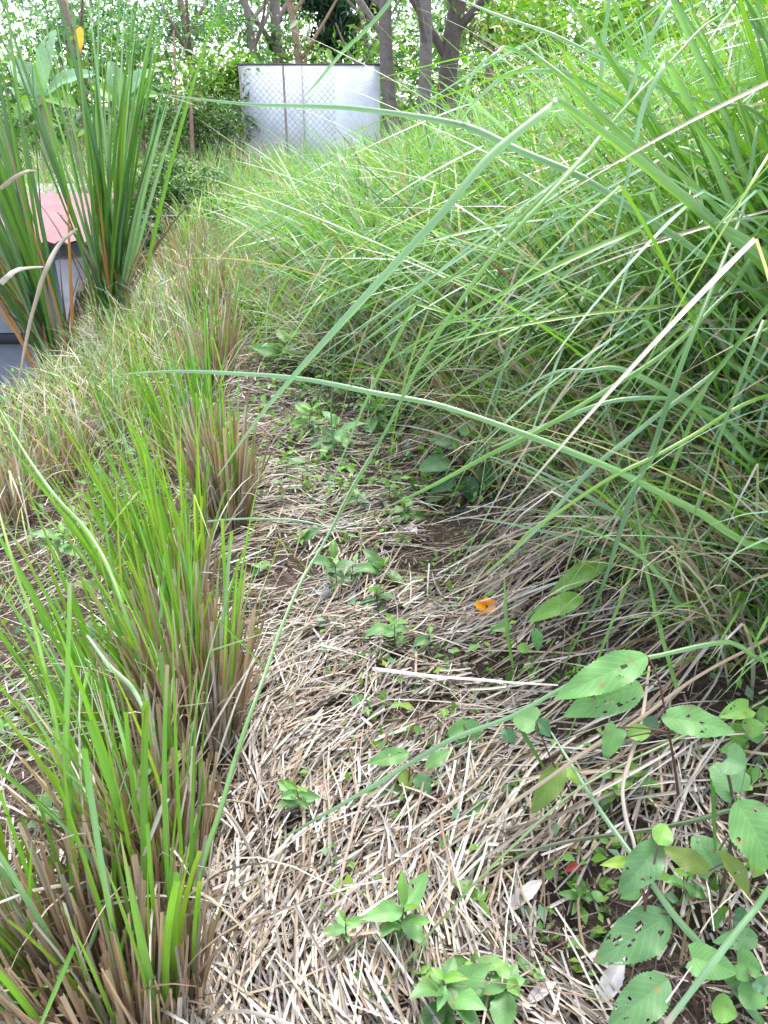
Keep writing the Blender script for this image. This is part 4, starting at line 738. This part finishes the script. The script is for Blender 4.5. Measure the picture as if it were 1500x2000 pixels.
# ------------------------------------------------------------------ background: wall, chain-link fence, house, pipe
def back_wall():
    y0 = 14.2; pl = P(470, 200, 14.2 * cp / 1); 
    def at(px, y):      # x for a photo column at world distance y (near the eye level)
        r = ray(px, 200); return r[0] / r[1] * y
    def zt(py, y):
        r = ray(750, py); return CAMZ + r[2] / r[1] * y
    x0, x1 = at(470, 14.2), at(742, 14.2); top = zt(128, 14.2); gz = -.3
    b = np.array([(x0 + x1) / 2, 14.2, gz])
    t = thing('concrete_wall', b, 'white painted concrete wall at the end of the path behind wire mesh', 'wall')
    mb = MB(); box(mb, ((x0 + x1) / 2, 14.3, (gz + top) / 2), (x1 - x0, .16, top - gz), (.68, .69, .75)); mb.build('wall_slab', M_WALL, t)
    mb = MB(); box(mb, ((x0 + x1) / 2, 14.3, top + .016), (x1 - x0 + .06, .22, .028), (.10, .10, .11)); mb.build('coping', M_WALL, t)
    mb = MB(); box(mb, (at(592, 14.2), 14.205, (gz + top) / 2), (.012, .03, top - gz - .02), (.36, .36, .38)); mb.build('joint_strip', M_WALL, t)
    yf = 13.7; xa, xb = at(472, yf), at(655, yf); zb, ztp = -.2, zt(140, yf)
    t = thing('chain_link_fence', ((xa + xb) / 2, yf, zb), 'rusty chain link fence standing before the white wall', 'fence')
    mb = MB(); s = .095; L = ztp - zb; k = np.arange(xa - L, xb, s)
    for sg in (1, -1):
        for q in k:
            a = np.array([q, 0, zb]); e = np.array([q + L, 0, ztp])
            lo = max(0, (xa - q) / L); hi = min(1, (xb - q) / L)
            if hi <= lo: continue
            p0 = a + (e - a) * lo; p1 = a + (e - a) * hi
            if sg < 0: p0[0] = xa + xb - p0[0]; p1[0] = xa + xb - p1[0]
            p0[1] = yf + .004 * sg; p1[1] = yf + .004 * sg; tube(mb, [p0, p1], [.0032, .0032], (.2, .2, .21), n=2, k=4)
    mb.build('wire_mesh', M_METAL, t)
    for px in (472, 556):
        mb = MB(); x = at(px, yf); tube(mb, [(x, yf + .03, -.4), (x, yf + .03, ztp + .08)], [.018, .018], (.30, .25, .22), n=4, k=10); mb.build('post', M_METAL, t)
back_wall()
def house():
    d = 7.4; y = 7.2
    c = P(140, 470, d); gz = -2.7
    xe = c[0]; ze = c[2]; yb = c[1]
    t = thing('house', (xe - 2.5, yb + 2, gz), 'low grey house with a pink metal roof down the slope at the left', 'house')
    mb = MB(); box(mb, (xe - 2.62, yb + 2.0, (gz + ze) / 2 - .1), (5.0, 3.8, ze - gz - .2), (.25, .28, .34)); mb.build('wall', M_WALL, t)
    mb = MB(); box(mb, (xe - .06, yb + .08, (gz + ze) / 2 - .1), (.22, .3, ze - gz - .15), (.42, .41, .46)); mb.build('pillar', M_WALL, t)
    mb = MB(); zz = float(P(20, 692, d)[2]); box(mb, (xe - 2.7, yb + .06, zz), (4.9, .12, .09), (.06, .06, .07)); mb.build('dark_band', M_WALL, t)  # dark band along the gap line of the grey wall
    mb = MB(); nx, nyy = 150, 6; X = np.linspace(xe - 5.6, xe + .25, nx); Yv = np.linspace(yb - .35, yb + 1.6, nyy); XX, YY = np.meshgrid(X, Yv)
    ZZ = ze + .04 + (YY - (yb - .35)) * .12 + .016 * np.sin((XX) * 2 * PI / .13); idx = np.arange(nx * nyy).reshape(nyy, nx)
    F = np.stack([idx[:-1, :-1], idx[:-1, 1:], idx[1:, 1:], idx[1:, :-1]], -1).reshape(-1, 4)
    mb.add(np.stack([XX, YY, ZZ], -1).reshape(-1, 3), F, (.20, .108, .112)); mb.add(np.stack([XX, YY, ZZ - .02], -1).reshape(-1, 3), F[:, ::-1], (.3, .12, .12)); mb.build('roof', M_WALL, t)
    a = P(98, 386, 9.6)
    t2 = thing('shed', (a[0] - .6, a[1] + .5, gz), 'small shed with a white sheet roof behind the pink roofed house', 'shed')
    mb = MB(); box(mb, (a[0] - .9, a[1] + .6, (gz + a[2]) / 2 - .05), (2.2, 1.3, a[2] - gz - .1), (.13, .12, .12)); mb.build('wall', M_WALL, t2)
    mb = MB(); v = np.array([[-2.1, -.3, 0], [.25, -.3, -.02], [.25, .7, .10], [-2.1, .7, .11]]) + a; v = np.vstack([v, v - [0, 0, .06]])
    mb.add(v, [[0, 1, 2, 3], [7, 6, 5, 4], [0, 4, 5, 1], [1, 5, 6, 2], [2, 6, 7, 3], [3, 7, 4, 0]], (.27, .25, .26)); mb.build('roof', M_WALL, t2, smooth=False)
house()
mb = MB(); tube(mb, [P(120, 424, 7.9), P(240, 427, 8.0), P(355, 424, 8.1), P(440, 432, 8.3)], [.02, .02], (.012, .012, .014), n=14, k=8)
o = mb.build('water_pipe', M_PIPE, None, P(240, 427, 8.0)); tag(o, 'thin black pipe running level below the vine mound at the left', 'pipe')

# ------------------------------------------------------------------ tall cane clumps (left)
def cane(px, py, d, n, fan, L, label, wr=(.022, .040)):
    b = P(px, py, d); b[2] = g1(b[0], b[1]) if abs(g1(b[0], b[1]) - b[2]) < .6 else b[2]
    t = thing('cane_clump', b, label, 'cane grass', 'tall cane clumps at the left')
    mb = MB(); r = U(0, .15, n); a = U(0, 2 * PI, n); base = b + np.stack([r * np.cos(a), r * np.sin(a), np.full(n, -.05)], -1)
    hx = U(fan[0], fan[1], n) + RNG.normal(0, .05, n); hy = RNG.normal(0, .13, n)
    blades(mb, base, np.arctan2(hy, hx), np.hypot(hx, hy), U(*L, n), U(*wr, n), U(-.03, .22, n), 9, tip=.03, fold=.3, col=pick([C_DARK * 1.2, C_MID * .9, C_GLAU_SHEEN * .85, C_VIV * .7], [.7, .9, 1.2, .4], n), tw0=RNG.normal(0, .8, n), tw1=RNG.normal(0, .6, n),
           kink_s=U(.7, .95, n), kink_a=np.where(U(0, 1, n) < .08, 1.6, 0), basew=.7)
    mb.build('green_blades', M_GRASS, t)
    mb = MB(); m = n // 2; r = U(0, .17, m); a = U(0, 2 * PI, m); base = b + np.stack([r * np.cos(a), r * np.sin(a), np.full(m, -.05)], -1); hx = U(fan[0], fan[1], m) + RNG.normal(0, .10, m); hy = RNG.normal(0, .14, m)
    blades(mb, base, np.arctan2(hy, hx), np.hypot(hx, hy), U(.4, 1.7, m), U(.014, .034, m), U(0, .6, m), 8, tip=.2, fold=.3, col=pick([(.36, .17, .06), C_TAN * .9, C_BRN, C_PALE * .8], [1, .8, .7, .4], m), tw0=RNG.normal(0, .8, m), tw1=RNG.normal(0, 1, m))
    mb.build('dry_leaves', M_DRY, t)
cane(100, 650, 5.4, 44, (-.36, .06), (1.9, 2.9), 'dark green cane clump in front of the grey house')
cane(212, 580, 6.0, 54, (-.14, .34), (1.9, 2.75), 'bluish cane clump right of the house fanning up to the right')

# ------------------------------------------------------------------ trees and shrubs behind
def crown_points(c, r, n, clumps=9):
    cc = np.asarray(c) + RNG.normal(0, .45, (clumps, 3)) * np.asarray(r); k = RNG.integers(0, clumps, n)
    return cc[k] + RNG.normal(0, .26, (n, 3)) * np.asarray(r)
def tree(px, py, d, hgt, rad, label, crown=None, cols=None, wts=None, leaf=.14, bends=None, branches=3, bark=(.22, .17, .13), name='tree', droop=.5, asp=.4, base=None, cat='tree', clumps=9):
    b = P(px, py, d) if base is None else np.asarray(base, float); b[2] = min(b[2], g1(b[0], b[1])) - .05 if name == 'tree' else g1(b[0], b[1])
    t = thing(name, b, label, cat)
    rad = rad * .8; branches = branches + 2; mb = MB(); bends = bends or [0, .06, -.04]
    pts = [b + np.array([bends[i] * hgt * (i / max(1, len(bends) - 1)), 0, hgt * i / (len(bends) - 1)]) for i in range(len(bends))]
    tube(mb, pts, [rad * 1.25, rad, rad * .75], bark, n=16, k=10); sp_ = spline(pts, 20)
    for i in range(branches):
        q = sp_[int(U(8, 18))]; a = U(0, 2 * PI); L = hgt * U(.25, .5); e = q + np.array([math.cos(a) * L * .6, math.sin(a) * L * .6, L * .8])
        tube(mb, [q, (q + e) / 2 + RNG.normal(0, .06, 3) * L, e], [rad * .55, rad * .25], bark, n=10, k=7)
    mb.build('trunk', M_BARK, t)
    if crown:
        mb = MB(); cols = cols or [C_MID, C_VIV, C_GLAU_SHEEN]; wts = wts or [1] * len(cols)
        for (cx_, cy_, dd, r, n) in crown:
            pt = crown_points(P(cx_, cy_, dd), r, n, clumps); leafquads(mb, pt, np.full(n, leaf), pick(cols, wts, n, .25), droop, asp, .5)
        mb.build('crown', M_FOL, t)
HAZY_TEAL = np.array([.075, .17, .115]); DKG = np.array([.018, .045, .028]); OLV = np.array([.11, .15, .05])  # teal has the background haze mixed into the leaf colour
tree(485, 125, 17.0, 4.5, .10, 'slender tree behind the left end of the white wall', [(450, 45, 17, (.9, .8, .5), 900)], [HAZY_TEAL, C_MID, C_GLAU_SHEEN], leaf=.13, bark=(.19, .155, .13))
tree(541, 130, 17.5, 5.0, .15, 'thick grey trunk standing behind the white wall', [(560, 5, 18, (.9, .8, .5), 700)], [HAZY_TEAL, C_MID, C_DARK], leaf=.14, bark=(.20, .165, .15), bends=[0, .01, 0])
tree(574, 130, 16.5, 4.0, .10, 'brown trunk just right of the thick grey one', [(590, 75, 16.5, (.5, .5, .4), 420)], [C_MID, C_YEL, C_DARK], leaf=.12, bark=(.27, .19, .13))
tree(650, 130, 18.0, 4.5, .12, 'dark drooping tree hanging over the white wall', [(640, 20, 17.5, (.75, .7, .6), 1500), (660, 70, 17.5, (.45, .5, .35), 800), (735, 5, 17.5, (.5, .5, .35), 500)], [DKG, C_DARK * .7, DKG * 1.4], leaf=.24, droop=2.5, asp=.25)
tree(775, 195, 12.5, 3.6, .13, 'grey forked tree leaning left behind the grass', [(770, 60, 14, (.7, .7, .4), 240)], [C_MID, C_VIV], leaf=.12, bends=[0, -.10, -.04], branches=4, bark=(.15, .125, .115))
tree(823, 195, 12.3, 3.6, .12, 'straight grey trunk in the middle of the tree group', None, bends=[0, .03, -.02], branches=3, bark=(.17, .145, .135))
tree(868, 180, 12.8, 3.6, .18, 'thick dark trunk at the right of the tree group', [(880, 30, 13, (.7, .7, .4), 520)], [C_MID, C_DARK, C_VIV], leaf=.13, bends=[0, .05, .12], branches=4, bark=(.11, .09, .08))
tree(700, 195, 15.5, 3.8, .07, 'thin bare tree with crossing twigs left of the grey forked one', [(720, 110, 15, (.6, .5, .35), 260)], [C_MID, C_VIV], leaf=.12, bends=[0, .1, -.05], branches=7, bark=(.14, .115, .10))
tree(945, 150, 14.5, 3.6, .09, 'tree with light foliage behind the right bank', [(990, 30, 14, (.9, .7, .5), 900), (1080, 30, 11, (.8, .6, .5), 700)], [C_VIV, C_YEL, C_MID], leaf=.15)
tree(1230, 150, 9.5, 2.8, .07, 'broad leaved tree above the right bank grass', [(1200, 40, 9, (1.0, .8, .5), 900), (1400, 20, 8, (1.0, .7, .5), 700)], [C_VIV, C_YEL, C_MID], leaf=.15, asp=.55)
tree(160, 230, 19.0, 4.5, .12, 'hazy teal tree behind the cane at the upper left', [(170, 60, 19, (1.4, 1, .8), 1500), (260, 100, 18, (1.1, 1, .7), 1100), (300, 20, 19, (1.0, .8, .5), 500)], [HAZY_TEAL, C_GLAU_SHEEN, C_MID], leaf=.16)
tree(370, 200, 20.0, 5.0, .12, 'feathery hazy teal tree left of the white wall', [(380, 70, 20, (1.2, 1, .5), 1100), (420, 20, 20, (.9, .8, .45), 700)], [HAZY_TEAL, HAZY_TEAL * .8, C_GLAU_SHEEN], leaf=.12)
def shrub(px, py, d, h, crown, label, cols, leaf=.09, name='shrub', n_st=5, asp=.45, droop=.3, clumps=12):
    b = P(px, py, d); b[2] = g1(b[0], b[1]); t = thing(name, b, label, 'shrub'); mb = MB()
    for i in range(n_st):
        a = U(0, 6.28); e = b + np.array([math.cos(a) * .3 * h, math.sin(a) * .3 * h, h * U(.7, 1)]); tube(mb, [b + RNG.normal(0, .04, 3) * [1, 1, 0], (b + e) / 2 + RNG.normal(0, .05, 3), e], [.018, .007], (.2, .15, .11), n=8, k=5)
    mb.build('stem', M_BARK, t); mb = MB()
    for (cx_, cy_, dd, r, n) in crown:
        leafquads(mb, crown_points(P(cx_, cy_, dd), r, n, clumps), np.full(n, leaf), pick(cols, [1] * len(cols), n, .25), droop, asp, .5)
    mb.build('foliage', M_FOL, t)
shrub(425, 260, 12.6, 1.9, [(430, 130, 12.5, (.55, .4, .45), 900), (410, 175, 12.5, (.4, .4, .3), 400)], 'bright green shrub left of the white wall', [C_VIV, C_YEL, C_MID], .11)
shrub(515, 250, 14.0, 1.8, [(515, 130, 13.5, (.32, .2, .22), 130), (500, 170, 13.4, (.2, .1, .2), 40)], 'leafy branch hanging over the coping of the white wall', [C_MID, C_DARK], .12)
shrub(395, 300, 12.2, 1.2, [(395, 235, 11.8, (.8, .4, .40), 1900), (310, 225, 12.0, (.7, .4, .40), 1300), (450, 225, 12.4, (.3, .3, .42), 500)], 'dark leafy hedge on the low wall left of the white wall', [C_DARK, DKG * 1.6, C_MID, OLV], .08)
shrub(320, 420, 8.4, .5, [(330, 368, 8.5, (.50, .35, .24), 2800), (265, 400, 8.4, (.28, .3, .16), 1000)], 'dark green vine mound above the black pipe', [C_DARK * .8, C_MID * .8, C_DARK], .05, asp=.6)
shrub(400, 430, 8.2, .4, [(408, 402, 8.2, (.26, .25, .15), 1100)], 'lighter vine patch right of the vine mound', [C_MID, C_VIV], .05, asp=.6)
shrub(300, 500, 7.6, .5, [(290, 468, 7.7, (.42, .2, .20), 1500), (255, 525, 7.3, (.22, .2, .14), 600)], 'dark trailing plant below the black pipe', [DKG * 1.5, C_DARK], .045, asp=.6)
shrub(735, 215, 13.3, 1.0, [(738, 165, 13.2, (.18, .15, .28), 160), (700, 190, 13.0, (.25, .15, .15), 140)], 'sparse plant in front of the right end of the white wall', [C_MID, C_VIV], .10, asp=.3)
shrub(485, 290, 12.8, .5, [(487, 255, 12.8, (.18, .15, .22), 130)], 'small plant standing at the foot of the white wall', [C_MID, C_VIV], .12, asp=.25)
def dead_rosette():
    b = P(958, 60, 13.0); t = thing('dry_palm', b * [1, 1, 0] + [0, 0, g1(b[0], b[1])], 'tan dried palm like plant right of the tree trunks', 'plant')
    mb = MB(); tube(mb, [b * [1, 1, 0] + [0, 0, g1(b[0], b[1]) - .05], b], [.05, .04], (.2, .15, .1), n=6); mb.build('trunk', M_BARK, t)
    n = 70; mb = MB(); blades(mb, np.tile(b, (n, 1)), U(0, 6.28, n), U(.9, 1.6, n), U(.4, .8, n), U(.025, .04, n), U(.8, 1.7, n), 6, tip=.1, col=pick([C_TAN, C_YEL * 1.2, C_TAN * .8], [1, .5, .8], n)); mb.build('leaves', M_DRY, t)
dead_rosette()
def banana(px, py, d, h, leaves, label):
    b = P(px, py, d); b[2] = g1(b[0], b[1]); t = thing('banana_plant', b, label, 'banana plant')
    top = P(leaves[0][0], leaves[0][1], d); mb = MB(); tube(mb, [b, (b + top) / 2, top], [.12, .08], (.16, .17, .08), n=8, k=9); mb.build('stem', M_STEM, t)
    for (bx, by, tx, ty, w, c) in leaves:
        lm = MB(); leafgrid(lm, P(bx, by, d), P(tx, ty, d - .1), w / FPX * d, (0, -.6, .8), arch=.14, cup=.25, col=c, shape='other', nv=30, nu=10, holes=2, serr=.05, wave=.01, seed=int(tx)); lm.build('leaf', M_LEAF, t)
banana(90, 330, 10.5, 3, [(85, 190, 112, 60, 34, C_GLAU_SHEEN), (85, 190, 190, 150, 40, C_GLAU_SHEEN * .9), (85, 195, 20, 120, 46, C_GLAU_SHEEN * .8), (85, 190, 150, 215, 40, C_VIV), (85, 200, 30, 230, 34, C_VIV)], 'banana plant with broad pale leaves behind the cane')
banana(265, 330, 11.5, 3, [(240, 200, 300, 140, 40, C_GLAU_SHEEN), (240, 200, 310, 190, 36, C_MID), (240, 205, 180, 170, 36, C_VIV), (240, 200, 215, 120, 34, C_GLAU_SHEEN * .8)], 'second banana plant right of the cane, lower and darker')
mb = MB(); q = P(162, 85, 9.5); leafgrid(mb, q + [0, 0, .18], P(158, 108, 9.5), .11, (0, -1, .2), col=(.75, .38, .03), ctip=(.16, .07, .03), seed=3); 
tag(mb.build('yellow_leaf', M_LEAF, None, q), 'single orange yellow leaf among the cane tops', 'leaf')
def low_wall():
    a = P(250, 300, 12.6); e = P(460, 300, 12.9); t = thing('brick_wall', ((a[0] + e[0]) / 2, a[1], -.2), 'crumbling low brown wall under the dark hedge', 'wall'); mb = MB()
    for i in range(14):
        x = a[0] + (e[0] - a[0]) * (i + .5) / 14; h = U(.35, .6); box(mb, (x, a[1] + U(-.02, .02) + .15, -.2 + h / 2), ((e[0] - a[0]) / 14 + .004, .22 + U(0, .03), h), np.array([.17, .12, .10]) * U(.7, 1.3))
    mb.build('masonry', M_BARK, t)
low_wall()
for i, (px, top, bot, d, r, lab) in enumerate([(275, 215, 320, 11.8, .05, 'reddish brown stump post before the crumbling wall'), (372, 195, 290, 11.6, .035, 'thin brown post in the dark hedge'), (340, 60, 200, 13, .02, 'bare brown pole left of the bright green shrub')]):
    mb = MB(); a = P(px, bot, d); tube(mb, [a - [0, 0, .3], P(px + 2, (top + bot) / 2, d), P(px - 1, top, d)], [r, r * .8], (.22, .13, .10), n=8, k=8); tag(mb.build('wooden_post', M_BARK, None, a), lab, 'post')
def far_woods():
    mb = MB(); n = 5200; x = U(-24, 22, n); y = U(22, 40, n); k = lnoise(x, y, .35, 1.0)
    z = 1.0 + U(0, 1, n) ** 1.4 * 4.2 + k * .6; c = np.stack([x, y, z], -1); keep = U(0, 1, n) < np.clip(.55 + .7 * lnoise(x, z * 2.2, .6, 3), .05, 1)
    c = c[keep]; n = len(c); N_ = 30000; cl = c[RNG.integers(0, n, N_)] + RNG.normal(0, .35, (N_, 3)); leafquads(mb, cl, np.full(N_, .30), pick([HAZY_TEAL, C_MID, C_GLAU_SHEEN, C_DARK], [1.4, .8, .8, .6], N_, .25), .5, .42, .5)
    m = 16000; x = U(-24, 24, m); y = U(18, 28, m); c = np.stack([x, y, ground(x, y) + U(0, 1, m) * (2.3 + .7 * lnoise(x, y, .8, 2.0))], -1); leafquads(mb, c, np.full(m, .34), pick([C_MID, C_VIV, C_DARK, OLV], [1, .7, .7, .6], m, .25), .4, .4, .5)
    o = mb.build('far_woods', M_FOL); tag(o, 'pale far woodland seen between the trunks', 'woods', None, 'stuff')
far_woods()
